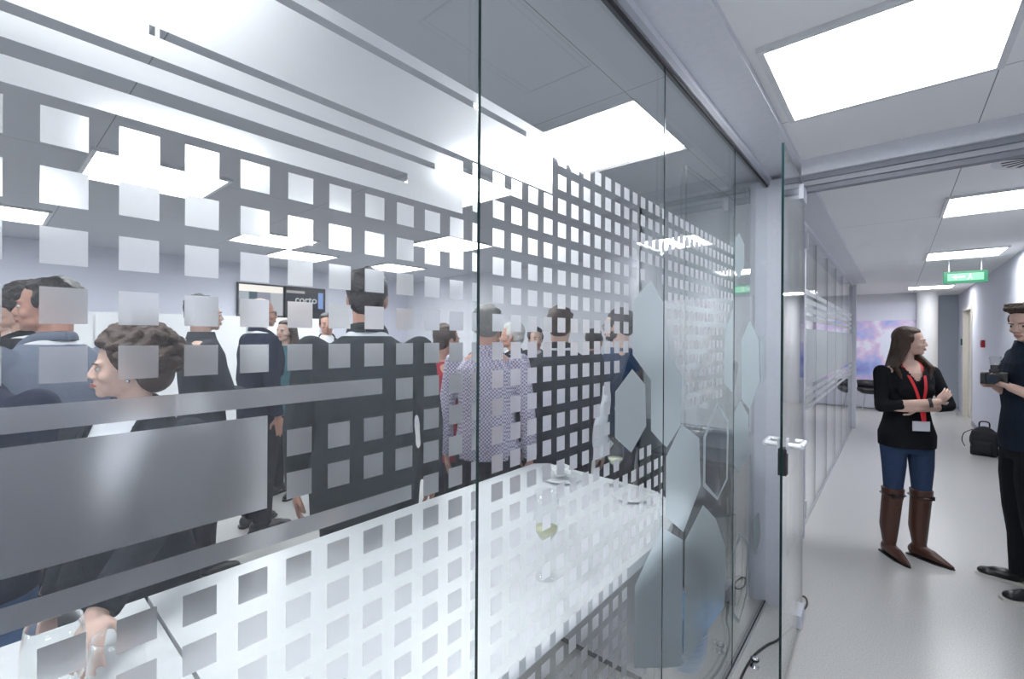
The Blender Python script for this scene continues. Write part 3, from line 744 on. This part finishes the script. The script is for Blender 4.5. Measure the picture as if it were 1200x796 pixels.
def build_person(name, label, loc, f, H=1.75, sex='m', skin=SKIN, hair='short', hairm=H_dark, head_yaw=0, head_pitch=0,
                 top='jacket', topm=C_char, under=None, legm=C_char, shoem=L_black, arms=('down', 'down'), width=1.0, voxel=.009,
                 hem=.80, extras=(), foot_yaw=(12, -12), tie=None, stance=.10, boots=False, group=None):
    """f: heading as a world xy vector; local frame: +x right, +y forward"""
    k = H/1.75
    rz = math.atan2(f[1], f[0]) - math.pi/2
    T = thing(name, label, 'person', loc, rz, group)
    fem = sex == 'f'
    wd = width*(.88 if fem else 1.0)
    shx = .188*wd; shz = 1.40 if fem else 1.42
    SX = Vector
    # ---- arms
    A_ = {}
    for s, ar in ((1, arms[1]), (-1, arms[0])):          # s=+1 is the person's right side (local +x)
        S = Vector((s*shx, -.005, shz))
        if ar == 'down': E_, W = ik(S, (s*(.225*wd+.015), .03, .87), .30, .26, (s*.5, -1, 0)); d = (W-E_).normalized(); n = Vector((-s, .25, 0)); cu = .3
        elif ar == 'front': E_, W = ik(S, (s*.10, .28, 1.10), .30, .26, (s*.8, -.6, -.6)); d = (W-E_).normalized(); n = Vector((-s*.6, 0, .6)); cu = .6
        elif ar == 'drink': E_, W = ik(S, (s*.13, .29, 1.24), .30, .26, (s*.6, -.4, -1)); d = (W-E_).normalized(); n = Vector((-s, .1, 0)); cu = .8
        else:
            if 'elbow' in ar: E_ = Vector(ar['elbow']); W = Vector(ar['wrist'])
            else: E_, W = ik(S, ar['wrist'], .30, .26, ar.get('pole', (s*.5, -1, -.5)))
            d = Vector(ar['dir']) if 'dir' in ar else (W-E_); d = d.normalized(); n = Vector(ar.get('n', (-s, 0, 0))); cu = ar.get('curl', .4)
        A_[s] = (S, E_, W, d, n, cu)
    # ---- head (in head space, origin near the chin)
    HR = Matrix.Rotation(math.radians(head_yaw), 3, 'Z') @ Matrix.Rotation(math.radians(head_pitch), 3, 'X')
    HO = Vector((0, .018, 1.538)); hs = .96 if fem else 1.0
    piv = Vector((0, -.02, .03))
    def HP(p): return HO + piv + HR @ ((Vector(p)-piv)*hs)
    def hell(bm, c, r, seg=16, rg=11): ell(bm, HP(c), tuple(x*hs for x in r), HR, seg, rg)
    def hlimb(bm, pts, rad, seg=8): limb(bm, [HP(p) for p in pts], [r*hs if not isinstance(r, tuple) else (r[0]*hs, r[1]*hs) for r in rad], seg)
    bm = BM()
    hell(bm, (0, -.014, .126), (.074, .093, .084), 24, 16)
    hell(bm, (0, .028, .085), (.060, .056, .072), 20, 14)
    jw = .040 if fem else .049
    hell(bm, (0, .030, .032), (jw+.004, .050, .036)); hell(bm, (0, .066, .012), (.020, .018, .017))
    for s in (-1, 1):
        hell(bm, (s*jw*.95, .002, .045), (.014, .026, .030))
        hell(bm, (s*.025, .073, .112), (.024, .012, .009)); hell(bm, (s*.036, .055, .066), (.022, .022, .020))
        hell(bm, (s*.074, -.006, .088), (.010, .018, .030), 10, 8); hell(bm, (s*.071, .0, .066), (.008, .010, .012), 8, 6)
        hell(bm, (s*.011, .088, .064), (.009, .010, .008), 10, 8)
    hlimb(bm, [(0, .080, .112), (0, .087, .092), (0, .097, .070)], [.008, .009, .0115])
    hell(bm, (0, .083, .044), (.020, .009, .006)); hell(bm, (0, .081, .033), (.018, .009, .006))
    # neck, torso, legs, arms, hands : one continuous body
    nr = .046 if fem else .056
    limb(bm, [Vector((0, -.012, 1.44)), Vector((0, -.004, 1.50)), HP((0, -.022, .055))], [nr*1.25, nr, nr])
    hipw = 1.06 if fem else 1.0
    rings(bm, [(.86, 0, 0, .14*hipw, .095), (.94, 0, 0, .165*hipw*wd, .108), (1.03, 0, .003, .145*wd, .10), (1.11, 0, .005, .128*wd if fem else .142*wd, .092), (1.22, 0, .008, .145*wd, .103), (1.32, 0, .010, .16*wd, .108), (1.40, 0, 0, .165*wd, .095), (1.45, 0, -.008, .12*wd, .072), (1.49, 0, -.010, .06, .055)])
    if fem:
        for s in (-1, 1): ell(bm, (s*.065, .088, 1.27), (.055, .045, .055))
    feet = {}
    for s in (-1, 1):
        hp = Vector((s*.088, 0, .90)); kn = Vector((s*(.088+stance)/2, .015, .49)); an = Vector((s*stance, -.015, .09))
        limb(bm, [hp, (hp+kn)/2+Vector((0, .01, 0)), kn, kn*.68+an*.32+Vector((0, -.02, 0)), an], [.084, .070, .053, .054, .036])
        fy = math.radians(foot_yaw[0 if s == 1 else 1]); fd = Vector((math.sin(fy), math.cos(fy), 0)); feet[s] = (an, fd, kn, hp)
        limb(bm, [an-fd*.02-Vector((0, 0, .045)), an+fd*.08-Vector((0, 0, .05)), an+fd*.15-Vector((0, 0, .062))], [.034, .034, .022])
    for s in (-1, 1):
        S, E_, W, d, n, cu = A_[s]
        ell(bm, S, (.044, .044, .044) if fem else (.052, .05, .052)); limb(bm, [S, S*.5+E_*.5, E_], [.046, .043, .036]); limb(bm, [E_, E_*.65+W*.35, W], [.036, .037, .025])
        add_hand(bm, W, d, n, cu, .98 if not fem else .9, flip=s)
    for v in bm.verts: v.co *= k
    body = mesh_obj('body', remeshed(bm, voxel*.7, 3, .5), skin, T)
    # facial details
    for s in (-1, 1):
        bm = BM(); ell(bm, HP((s*.028, .0755, .0935))*k, (.0125*k, .008*k, .0058*k), HR, 12, 8); e = new_obj('eye', bm, EYE_W, T, True)
        bm = BM(); ell(bm, HP((s*.029, .0800, .0935))*k, (.0065*k, .0048*k, .0060*k), HR, 10, 8); new_obj('iris', bm, EYE_B, e, True)
        bm = BM(); tube(bm, [HP((s*.012, .088, .109))*k, HP((s*.027, .087, .1135))*k, HP((s*.043, .077, .110))*k], [(.0035*k, .002*k)]*3, 6); new_obj('eyebrow', bm, hairm if hairm is not H_white else H_grey, T, True)
    bm = BM(); tube(bm, [HP((-.021, .083, .0385))*k, HP((-.008, .0925, .042))*k, HP((.008, .0925, .042))*k, HP((.021, .083, .0385))*k], [(.002*k, .002*k), (.0035*k, .0035*k), (.0035*k, .0035*k), (.002*k, .002*k)], 6)
    tube(bm, [HP((-.019, .082, .0365))*k, HP((0, .0925, .0325))*k, HP((.019, .082, .0365))*k], [.002*k, .0045*k, .002*k], 6); new_obj('lips', bm, LIP, T, True)
    # ---- hair
    bm = BM()
    if hair in ('short', 'long', 'curly', 'quiff'):
        hell(bm, (0, -.028, .136), (.083, .089, .086), 24, 16); hell(bm, (0, -.004, .172), (.070, .070, .045), 20, 12)
        hell(bm, (0, -.055, .085), (.070, .056, .062))
        for s in (-1, 1): hell(bm, (s*.070, .012, .118), (.013, .022, .035), 10, 8)
    if hair == 'short':
        rnd = random.Random(hash(label) % 1000 if False else len(label))
        for _ in range(26):
            a = rnd.uniform(0, 2*math.pi); b = rnd.uniform(.35, 1.45)
            hell(bm, (.078*math.cos(a)*math.cos(b), -.022+.086*math.sin(a)*math.cos(b), .136+.082*math.sin(b)), (.018, .018, .012), 8, 6)
    if hair == 'quiff':
        for i in range(7): hlimb(bm, [(-.045+i*.014, .045, .180), (-.045+i*.015, .066, .196), (-.030+i*.014, .050, .222)], [.017, .017, .010])
        hell(bm, (0, .022, .198), (.058, .050, .026))
    if hair == 'bald':
        hell(bm, (0, -.055, .095), (.072, .055, .050))
        for s in (-1, 1): hell(bm, (s*.062, -.035, .105), (.017, .045, .035))
    if hair == 'curly':
        rnd = random.Random(3)
        hell(bm, (0, -.035, .138), (.096, .104, .096), 24, 16); hell(bm, (0, -.07, .07), (.080, .065, .070))
        for _ in range(230):
            a = rnd.uniform(0, 2*math.pi); b = rnd.uniform(-.5, 1.5)
            x = .102*math.cos(a)*math.cos(b); y = -.035+.112*math.sin(a)*math.cos(b); z = .138+.104*math.sin(b)
            if y > .045 and z < .165: continue
            r = rnd.uniform(.012, .022); q = rnd.uniform(.98, 1.12); hell(bm, (x*q, (y+.035)*q-.035, .138+(z-.138)*q), (r, r, r), 8, 6)
    if hair == 'long':
        def drop(x, y, z):   # strands fall from the head onto shoulders and back in body space
            return Vector((x, y, z))
        for s in (-1, 1):
            for i in range(5):
                p0 = HP((s*.070, -.050+.013*i, .13)); p1 = HP((s*.080, -.055+.012*i, .05))
                p2 = drop(s*(.085+.008*i), -.055+.034*i, 1.44); p3 = drop(s*(.088-.008*i), .00+.028*i, 1.30 - .01*i)
                limb(bm, [p0, p1, p2, p3], [.017, .019, .018, .008], 8)
        for i in range(6):
            p0 = HP((-.05+.02*i, -.085, .12)); p1 = HP((-.055+.022*i, -.095, .04)); p2 = drop(-.075+.03*i, -.10, 1.42); p3 = drop(-.07+.028*i, -.115, 1.28)
            limb(bm, [p0, p1, p2, p3], [.022, .022, .020, .009], 8)
    for v in bm.verts: v.co *= k
    mesh_obj('hair', remeshed(bm, .005 if voxel < .009 else .007, 1 if hair == 'curly' else 2, .4), hairm, T)
    # ---- clothes
    def torso_rings(hm, g, gy, nk=1.487, nr_=.072, flare=0):
        base = [(hm, .155*hipw*wd+flare, .105+flare*.6), (.94, .170*hipw*wd+flare*.5, .112), (1.03, .155*wd, .106), (1.11, (.136 if fem else .150)*wd, .098), (1.22, .152*wd, .110), (1.32, .168*wd, .114), (1.38, (.160 if fem else .172)*wd, .102), (1.43, (.115 if fem else .130)*wd, .082), (nk, nr_-g, .066-gy*.4)]
        return [(z, 0, .004, rx+g, ry+gy) for z, rx, ry in base if z >= hm]
    def sleeves(bm, g, end=1.0, r=(.060, .052, .046, .040)):
        for s in (-1, 1):
            S, E_, W, d, n, cu = A_[s]; We = E_+(W-E_)*end
            ell(bm, S+Vector((-s*.012, 0, -.004)), ((.054 if fem else .062)+g, (.054 if fem else .060)+g, (.048 if fem else .055)+g)); limb(bm, [S, S*.5+E_*.5, E_], [r[0]+g, r[1]+g, r[2]+g])
            limb(bm, [E_, E_*.5+We*.5], [r[2]+g, (r[2]+r[3])/2+g]); tube(bm, [E_*.5+We*.5, We], [(r[2]+r[3])/2+g, r[3]+g], 12)
    cv = max(voxel, .008)
    if top in ('jacket', 'coat'):
        # shirt under the jacket
        bm = BM(); rings(bm, torso_rings(.92, .006, .006, 1.50, .070)); lathe(bm, [(.064, 1.475), (.061, 1.52), (.055, 1.52), (.058, 1.475)], c=(0, .0, 0), seg=20, closed=True)
        for v in bm.verts: v.co *= k
        mesh_obj('shirt', remeshed(bm, .009, 2), under or C_white, T)
        bm = BM(); rings(bm, torso_rings(hem, .024, .024, 1.482, .095, .012)); sleeves(bm, .004, .97)
        for v in bm.verts: v.co *= k
        me = remeshed(bm, cv, 3)
        # open front: cut a V below the neck
        b2 = BM(); b2.from_mesh(me); bpy.data.meshes.remove(me)
        kill = [v for v in b2.verts if v.co.y > .045*k and v.co.z > 1.15*k and abs(v.co.x) < (.012+.055*min(1, (v.co.z/k-1.15)/.28))*k]
        bmesh.ops.delete(b2, geom=kill, context='VERTS')
        me = bpy.data.meshes.new('j'); b2.to_mesh(me); b2.free()
        mesh_obj('jacket', me, topm, T)
        for s in (-1, 1):
            bm = BM(); pts = [Vector((s*.014, .152, 1.15)), Vector((s*.055, .150, 1.26)), Vector((s*.078, .120, 1.37)), Vector((s*.082, .065, 1.46)), Vector((s*.070, -.01, 1.505)), Vector((s*.03, -.062, 1.515)), Vector((0, -.07, 1.515))]
            tube(bm, smooth_path(pts, 4), [(.020, .006)]*25, 8)
            for v in bm.verts: v.co *= k
            new_obj('lapel', bm, topm, T, True)
        if tie:
            bm = BM(); prism(bm, [(-.012, 1.475), (.012, 1.475), (.009, 1.45), (.028, 1.18), (0, 1.14), (-.028, 1.18), (-.009, 1.45)], .0, .008, 'y')
            for v in bm.verts: v.co.y += .118+(-.045*max(0, (v.co.z-1.36)/.11)); v.co *= k
            new_obj('tie', bm, tie, T)
    else:
        nz = {'vneck': 1.475, 'shirt': 1.487, 'pullover': 1.487}[top]
        bm = BM(); rings(bm, torso_rings(hem, .012, .012, nz, .085 if top == 'vneck' else .075, .018 if fem else .006))
        if fem:
            for s in (-1, 1): ell(bm, (s*.065, .092, 1.27), (.062, .052, .060))
        se = 1.0
        if top == 'vneck': se = .42
        if top == 'shirt' and name == 'photographer': se = .05
        sleeves(bm, -.004 if fem else .0, se, (.058, .052, .046, .044))
        for v in bm.verts: v.co *= k
        me = remeshed(bm, cv, 3)
        if top == 'vneck':
            b2 = BM(); b2.from_mesh(me); bpy.data.meshes.remove(me)
            kill = [v for v in b2.verts if v.co.y > .02*k and v.co.z > 1.34*k and abs(v.co.x) < (.075*min(1, (v.co.z/k-1.34)/.12))*k]
            bmesh.ops.delete(b2, geom=kill, context='VERTS'); me = bpy.data.meshes.new('j'); b2.to_mesh(me); b2.free()
        mesh_obj({'vneck': 'top', 'shirt': 'shirt', 'pullover': 'pullover'}[top], me, topm, T)
        if top == 'shirt':
            bm = BM(); lathe(bm, [(.068, 1.465), (.064, 1.518), (.072, 1.522), (.084, 1.475)], c=(0, 0, 0), seg=24, closed=True)
            for v in bm.verts: v.co *= k
            new_obj('collar', bm, topm, T, True)
    bm = BM()
    rings(bm, [(.80, 0, 0, .150*hipw, .100), (.86, 0, 0, .165*hipw*wd, .112), (.94, 0, 0, .176*hipw*wd, .118), (1.03, 0, .002, .155*wd, .110), (1.06, 0, .002, .150*wd, .106)])
    for s in (-1, 1):
        an, fd, kn, hp = feet[s]; g = -.004 if fem else .012
        low = an+Vector((0, 0, -.025)) if not boots else kn+Vector((0, 0, -.06))
        if boots: limb(bm, [hp, (hp+kn)/2+Vector((0, .01, 0)), kn, low], [.094+g, .080+g, .062+g, .056+g])
        else:
            limb(bm, [hp, (hp+kn)/2+Vector((0, .01, 0)), kn], [.092+g, .078+g, .062+g]); limb(bm, [kn, kn*.6+low*.4+Vector((0, -.012, 0))], [.062+g, .060+g]); tube(bm, [kn*.6+low*.4+Vector((0, -.012, 0)), low], [.060+g, .052+g], 12)
    for v in bm.verts: v.co *= k
    mesh_obj('trousers', remeshed(bm, cv, 3), legm, T)
    for s in (-1, 1):
        an, fd, kn, hp = feet[s]; sd_ = Vector((fd.y, -fd.x, 0)); R = Matrix((sd_, fd, Vector((0, 0, 1)))).transposed()
        bm = BM()
        b0 = Vector((an.x, an.y, 0))
        if boots:
            limb(bm, [an+Vector((0, 0, .02)), an*.65+kn*.35+Vector((0, -.018, 0)), kn*.9+an*.1+Vector((0, -.006, 0))], [.046, .062, .066])
            tube(bm, [kn*.9+an*.1, kn+Vector((0, -.004, .035))], [.066, .072], 14)
            ell(bm, b0-fd*.03+Vector((0, 0, .045)), (.036, .045, .045), R); limb(bm, [b0-fd*.02+Vector((0, 0, .06)), b0+fd*.08+Vector((0, 0, .045)), b0+fd*.15+Vector((0, 0, .026)), b0+fd*.205+Vector((0, 0, .016))], [.045, .040, .026, .011])
            bm2 = BM(); prism(bm2, [(-.034, -.07), (.034, -.07), (.04, .06), (.042, .11), (.02, .19), (0, .218), (-.02, .19), (-.042, .11), (-.034, .06)], 0, .010)
            for v in bm2.verts: v.co = b0+R @ v.co
            for v in bm2.verts: v.co *= k
            for v in bm.verts: v.co *= k
            bo = mesh_obj('boot', remeshed(bm, .007, 4), shoem, T)
            new_obj('sole', bm2, L_black, bo)
            bm = BM(); c_ = (kn+Vector((0, -.004, -.015)))
            tube(bm, [c_+Vector((.071*math.cos(a), .071*math.sin(a), 0)) for a in [2*math.pi*q/20 for q in range(21)]], [(.010, .004)]*21, 6)
            box(bm, tuple(c_+Vector((-.014+s*.03, .062, -.014))), tuple(c_+Vector((.014+s*.03, .076, .014))))
            for v in bm.verts: v.co *= k
            new_obj('strap', bm, L_black, bo)
        else:
            ell(bm, b0-fd*.045+Vector((0, 0, .045)), (.038, .042, .045), R); ell(bm, b0+Vector((0, 0, .06)), (.040, .055, .050), R)
            ell(bm, b0+fd*.08+Vector((0, 0, .035)), (.046, .095, .040), R); ell(bm, b0+fd*.15+Vector((0, 0, .030)), (.042, .055, .028), R)
            for v in bm.verts: v.co.z = max(v.co.z, .012)
            for v in bm.verts: v.co *= k
            sh = mesh_obj('shoe', remeshed(bm, .007, 3), shoem, T)
            bm = BM(); prism(bm, [(-.036, -.08), (0, -.093), (.036, -.08), (.042, 0), (.050, .10), (.044, .17), (.02, .212), (-.02, .212), (-.044, .17), (-.050, .10), (-.042, 0)], 0, .018)
            for v in bm.verts: v.co = (b0+R @ v.co)*k
            new_obj('sole', bm, M_sole if name == 'photographer' else L_black, sh)
    # ---- extras
    if 'glasses' in extras:
        bm = BM()
        for s in (-1, 1):
            tube(bm, [HP((s*.030+.021*math.cos(a), .092, .092+.017*math.sin(a)))*k for a in [2*math.pi*q/16 for q in range(17)]], .0018*k, 6)
            tube(bm, [HP((s*.051, .090, .097))*k, HP((s*.074, .05, .099))*k, HP((s*.079, -.005, .100))*k], .0018*k, 6)
        tube(bm, [HP((-.010, .096, .094))*k, HP((0, .100, .096))*k, HP((.010, .096, .094))*k], .0018*k, 6); new_obj('eyeglasses', bm, M_black, T)
    if 'beard' in extras:
        bm = BM(); hell(bm, (0, .038, .014), (.050, .050, .026)); hell(bm, (0, .080, .052), (.022, .012, .005))
        for s in (-1, 1): hell(bm, (s*.052, .010, .040), (.010, .030, .030))
        for v in bm.verts: v.co *= k
        mesh_obj('beard', remeshed(bm, .006, 2), hairm, T)
    if 'earring' in extras:
        bm = BM(); ell(bm, HP((-.080, .002, .052))*k, .006); ell(bm, HP((.080, .002, .052))*k, .006); new_obj('earring', bm, M_steel, T, True)
    return T, k, HP, A_

def at(px, py_top, t, u=None):
    """ground point on the sight line of image column px at depth t, and the height of py_top"""
    u = (px-600)/530; C_, S_ = math.cos(YAW), math.sin(YAW)
    return (t*(-S_+u*C_), t*(C_+u*S_), 0), 1.6+(394-py_top)/530*t
def heading(loc, a):
    """0 looks away from the viewpoint, 90 to the picture's right, 180 towards it"""
    v = Vector((loc[0], loc[1])).normalized(); r = Vector((v.y, -v.x)); a = math.radians(a)
    return v*math.cos(a)+r*math.sin(a)

# ---- the two people in the corridor
W_arms = (dict(elbow=(-.222, .085, 1.165), wrist=(.035, .185, 1.15), dir=(.92, -.28, .03), n=(0, -1, .1), curl=.18),
          dict(elbow=(.215, .085, 1.145), wrist=(-.060, .225, 1.205), dir=(-.75, -.22, .62), n=(.1, -1, -.1), curl=.25))
wl = (.06, 4.40, 0)
T, k, HP, A_ = build_person('person', 'woman with long brown hair, arms crossed, black top, jeans and tall brown boots', wl, (.50, -.87), H=1.69, sex='f', skin=SKIN_W, hair='long', hairm=H_brown,
    head_yaw=54, top='vneck', topm=C_black, legm=C_jean, shoem=L_brown, boots=True, arms=W_arms, voxel=.006, hem=.84, foot_yaw=(-4, -30), stance=.10)
# lanyard with badge
M_lan = mat('lanyard_red', (.62, .02, .03), rough=.6)
bm = BM()
for s in (-1, 1):
    tube(bm, smooth_path([(s*.05, -.04, 1.50), (s*.068, .03, 1.475), (s*.055, .100, 1.40), (s*.035, .150, 1.30), (s*.015, .165, 1.20), (s*.004, .19, 1.06)], 5), [(.010, .0015)]*26, 6)
for v in bm.verts: v.co *= k
ly = new_obj('lanyard', bm, M_lan, T)
bm = BM(); box(bm, (-.055, .158, .985), (.055, .162, 1.055))
for v in bm.verts: v.co *= k
new_obj('badge', bm, C_white, ly)
bm = BM(); W_ = A_[1][2]; E_ = A_[1][1]; c_ = W_+(E_-W_)*.12; dd_ = (E_-W_).normalized(); u_, v_ = frame_for(dd_)
tube(bm, [(c_+dd_*t_) for t_ in (-.010, .010)], .034, 14)
for v in bm.verts: v.co *= k
new_obj('wristwatch', bm, M_black, T)

ml = (.652, 4.28, 0)
M_arms = (dict(wrist=(-.155, .145, 1.245), pole=(-.5, -.8, -1), dir=(.75, .45, .25), n=(.1, -.35, 1), curl=.75),
          dict(wrist=(.01, .15, 1.235), pole=(.4, -.8, -1), dir=(-.35, .5, .8), n=(-.9, .1, .2), curl=.7))
T, k, HP, A_ = build_person('photographer', 'young man at right edge in dark navy shirt holding a camera', ml, (-.97, -.22), H=1.83, skin=SKIN_W, hair='quiff', hairm=H_brown,
    head_yaw=36, head_pitch=-14, top='shirt', topm=cloth('cloth_deep_navy', (.012, .020, .036)), legm=C_black, arms=M_arms, voxel=.006, hem=.86, foot_yaw=(16, -14), stance=.12)
T.name = 'person'
R_ = Matrix.Rotation(T.rotation_euler.z, 3, 'Z')
cp = Vector(ml)+R_ @ (Vector((-.075, .195, 1.35))*1.0)
cam_o = thing('camera', 'black camera with clear flash cup in the hands of the man at right', 'camera', cp, T.rotation_euler.z+1.1); cam_o.scale = (.85, .85, .85)
bm = BM(); box(bm, (-.07, -.03, -.045), (.07, .03, .045), bev=.008); box(bm, (-.028, -.03, .04), (.028, .03, .068), bev=.006); box(bm, (.045, -.035, -.045), (.072, .042, .04), bev=.008); new_obj('body', bm, M_black, cam_o)
bm = BM(); tube(bm, [(0, .03, 0), (0, .06, 0), (0, .062, 0), (0, .12, 0), (0, .125, 0)], [.034, .034, .037, .037, .034], 24); new_obj('lens', bm, M_black, cam_o, True)
bm = BM(); tube(bm, [(0, .1255, 0), (0, .127, 0)], .028, 20); new_obj('front_glass', bm, mat('lens_glass', (.02, .03, .05), rough=.05), cam_o)
bm = BM(); box(bm, (-.022, -.022, .068), (.022, .022, .10), bev=.004); new_obj('flash_foot', bm, M_black, cam_o)
bm = BM(); lathe(bm, [(.026, .10), (.036, .165), (.033, .165), (.023, .103)], seg=20, closed=True); new_obj('flash_cup', bm, M_gl2, cam_o, True)

# ---- the crowd behind the glass: column, head top row, depth, heading, ...
def guest(px, ytop, t, a, label, **kw):
    loc, H = at(px, ytop, t)
    return build_person('person', label, loc, heading(loc, a), H=H*kw.pop('hk', 1.0), group=None, **kw)
# tall man from behind
guest(430, 318, 2.0, 4, 'very tall man in charcoal suit seen from behind, left of the pane joint', topm=cloth('cloth_charcoal_green', (.026, .032, .036)), legm=cloth('cloth_charcoal_green', (.026, .032, .036)), hair='short', hairm=H_dark, skin=SKIN_D, width=1.13, hem=.74)
# curly woman
guest(158, 379, 1.40, -138, 'woman with curly brown hair in profile, dark jacket, hand by the glasses', hk=.98, sex='f', skin=SKIN_W, hair='curly', hairm=H_brown, head_yaw=-46, topm=C_char, legm=C_black, extras=('earring',), voxel=.007, width=1.12, hem=.76,
      arms=(dict(wrist=(-.30, .46, 1.04), pole=(-1, -.3, -1), dir=(-.5, .8, -.4), n=(0, -.4, -1), curl=.6), 'down'))
# man in blue grey jacket
guest(64, 330, 1.95, -28, 'man in pale blue grey jacket turned away, face left, dark short hair', hair='short', hairm=H_dark, skin=SKIN_D, head_yaw=48, topm=C_blugrey, legm=C_char, arms=('front', 'front'))
guest(-48, 345, 1.40, 25, 'person in navy jacket and light jeans at the left edge, head out of view', topm=C_navy, legm=C_ljean, hair='short', hairm=H_dark, hk=.97)
guest(6, 357, 3.15, -135, 'smiling grey haired man in dark suit at far left, facing the room', hair='short', hairm=H_grey, skin=SKIN_W, topm=C_black, under=C_blugrey, legm=C_black, head_yaw=-15, extras=('glasses',))
guest(30, 342, 2.62, -70, 'dark haired man in black jacket half hidden behind the blue grey jacket', hair='curly', hairm=H_dark, skin=SKIN, topm=C_black, legm=C_black)
guest(236, 349, 3.05, 75, 'man in dark grey shirt facing right between curly woman and bald man', hair='short', hairm=H_dark, skin=SKIN_W, top='shirt', topm=C_grey, legm=C_black, arms=('front', 'front'))
guest(304, 351, 3.75, 68, 'balding man with glasses in navy suit under the screens, facing right', hair='bald', hairm=H_grey, skin=SKIN_D, topm=C_navy, legm=C_black, head_yaw=-18, extras=('glasses',), width=1.05)
guest(336, 376, 4.55, -140, 'person in teal pullover behind the bald man', sex='f', hair='long', hairm=H_brown, skin=SKIN_W, top='pullover', topm=C_teal, legm=C_black)
guest(383, 369, 5.3, 178, 'dark haired man far back whose face shows over the tall man\'s shoulder', hair='short', hairm=H_dark, skin=SKIN_D, topm=C_black, legm=C_black)
guest(571, 359, 2.70, 12, 'grey haired man in small checked lilac shirt from behind, at the pane joint', hair='short', hairm=H_grey, skin=SKIN_D, top='shirt', topm=C_check, legm=C_black, width=1.05, hem=.86, head_yaw=14)
guest(522, 380, 3.1, 60, 'person in red pullover partly hidden, just left of the checked shirt', sex='f', hair='short', hairm=H_brown, skin=SKIN_D, top='pullover', topm=C_red, legm=C_black, arms=('drink', 'front'))
guest(578, 380, 4.3, 175, 'man with reddish face far back, right of the checked shirt man\'s head', hair='short', hairm=H_dark, skin=SKIN_D, topm=C_black, legm=C_black)
guest(602, 378, 3.75, -80, 'white haired man in black jacket looking left, behind the checked shirt', hair='short', hairm=H_white, skin=SKIN_D, topm=C_black, legm=C_black)
guest(627, 384, 4.55, 165, 'dark haired man facing the glass, left of the broad dark suited back', hair='short', hairm=H_dark, skin=SKIN_W, topm=C_char, legm=C_black)
guest(656, 360, 2.9, 5, 'broad man in black suit from behind with white collar, right of the checked shirt', hair='short', hairm=H_brown, skin=SKIN, topm=C_char, legm=C_black, width=1.12)
guest(696, 386, 4.15, 20, 'man in brown jacket from behind, between black suit and blue sweater', hair='short', hairm=H_dark, skin=SKIN, topm=C_brown, legm=C_brown)
guest(727, 362, 3.2, -70, 'man with glasses and short beard in blue sweater, facing left', hair='short', hairm=H_dark, skin=SKIN_W, top='pullover', topm=C_blue, legm=C_black, extras=('glasses', 'beard'),
      arms=('front', 'front'))
# white coat hanging over his arm
loc, _ = at(717, 400, 2.62)
bm = BM()
ct = thing('folded_coat', 'white coat hanging over the forearm of the man in blue sweater', 'coat', (loc[0], loc[1], 0), math.atan2(loc[1], loc[0])-math.pi/2)
tube(bm, smooth_path([(-.03, 0, 1.32), (-.03, 0, 1.22), (-.06, 0, 1.10), (-.06, .01, .98), (-.02, .01, .93)], 4), [(.02+.004*i, .022) for i in range(17)], 10)
tube(bm, smooth_path([(.03, 0, 1.20), (.08, 0, 1.10), (.10, .01, .98)], 4), [(.05, .022)]*9, 10)
mesh_obj('cloth', remeshed(bm, .01, 3), C_white, ct)
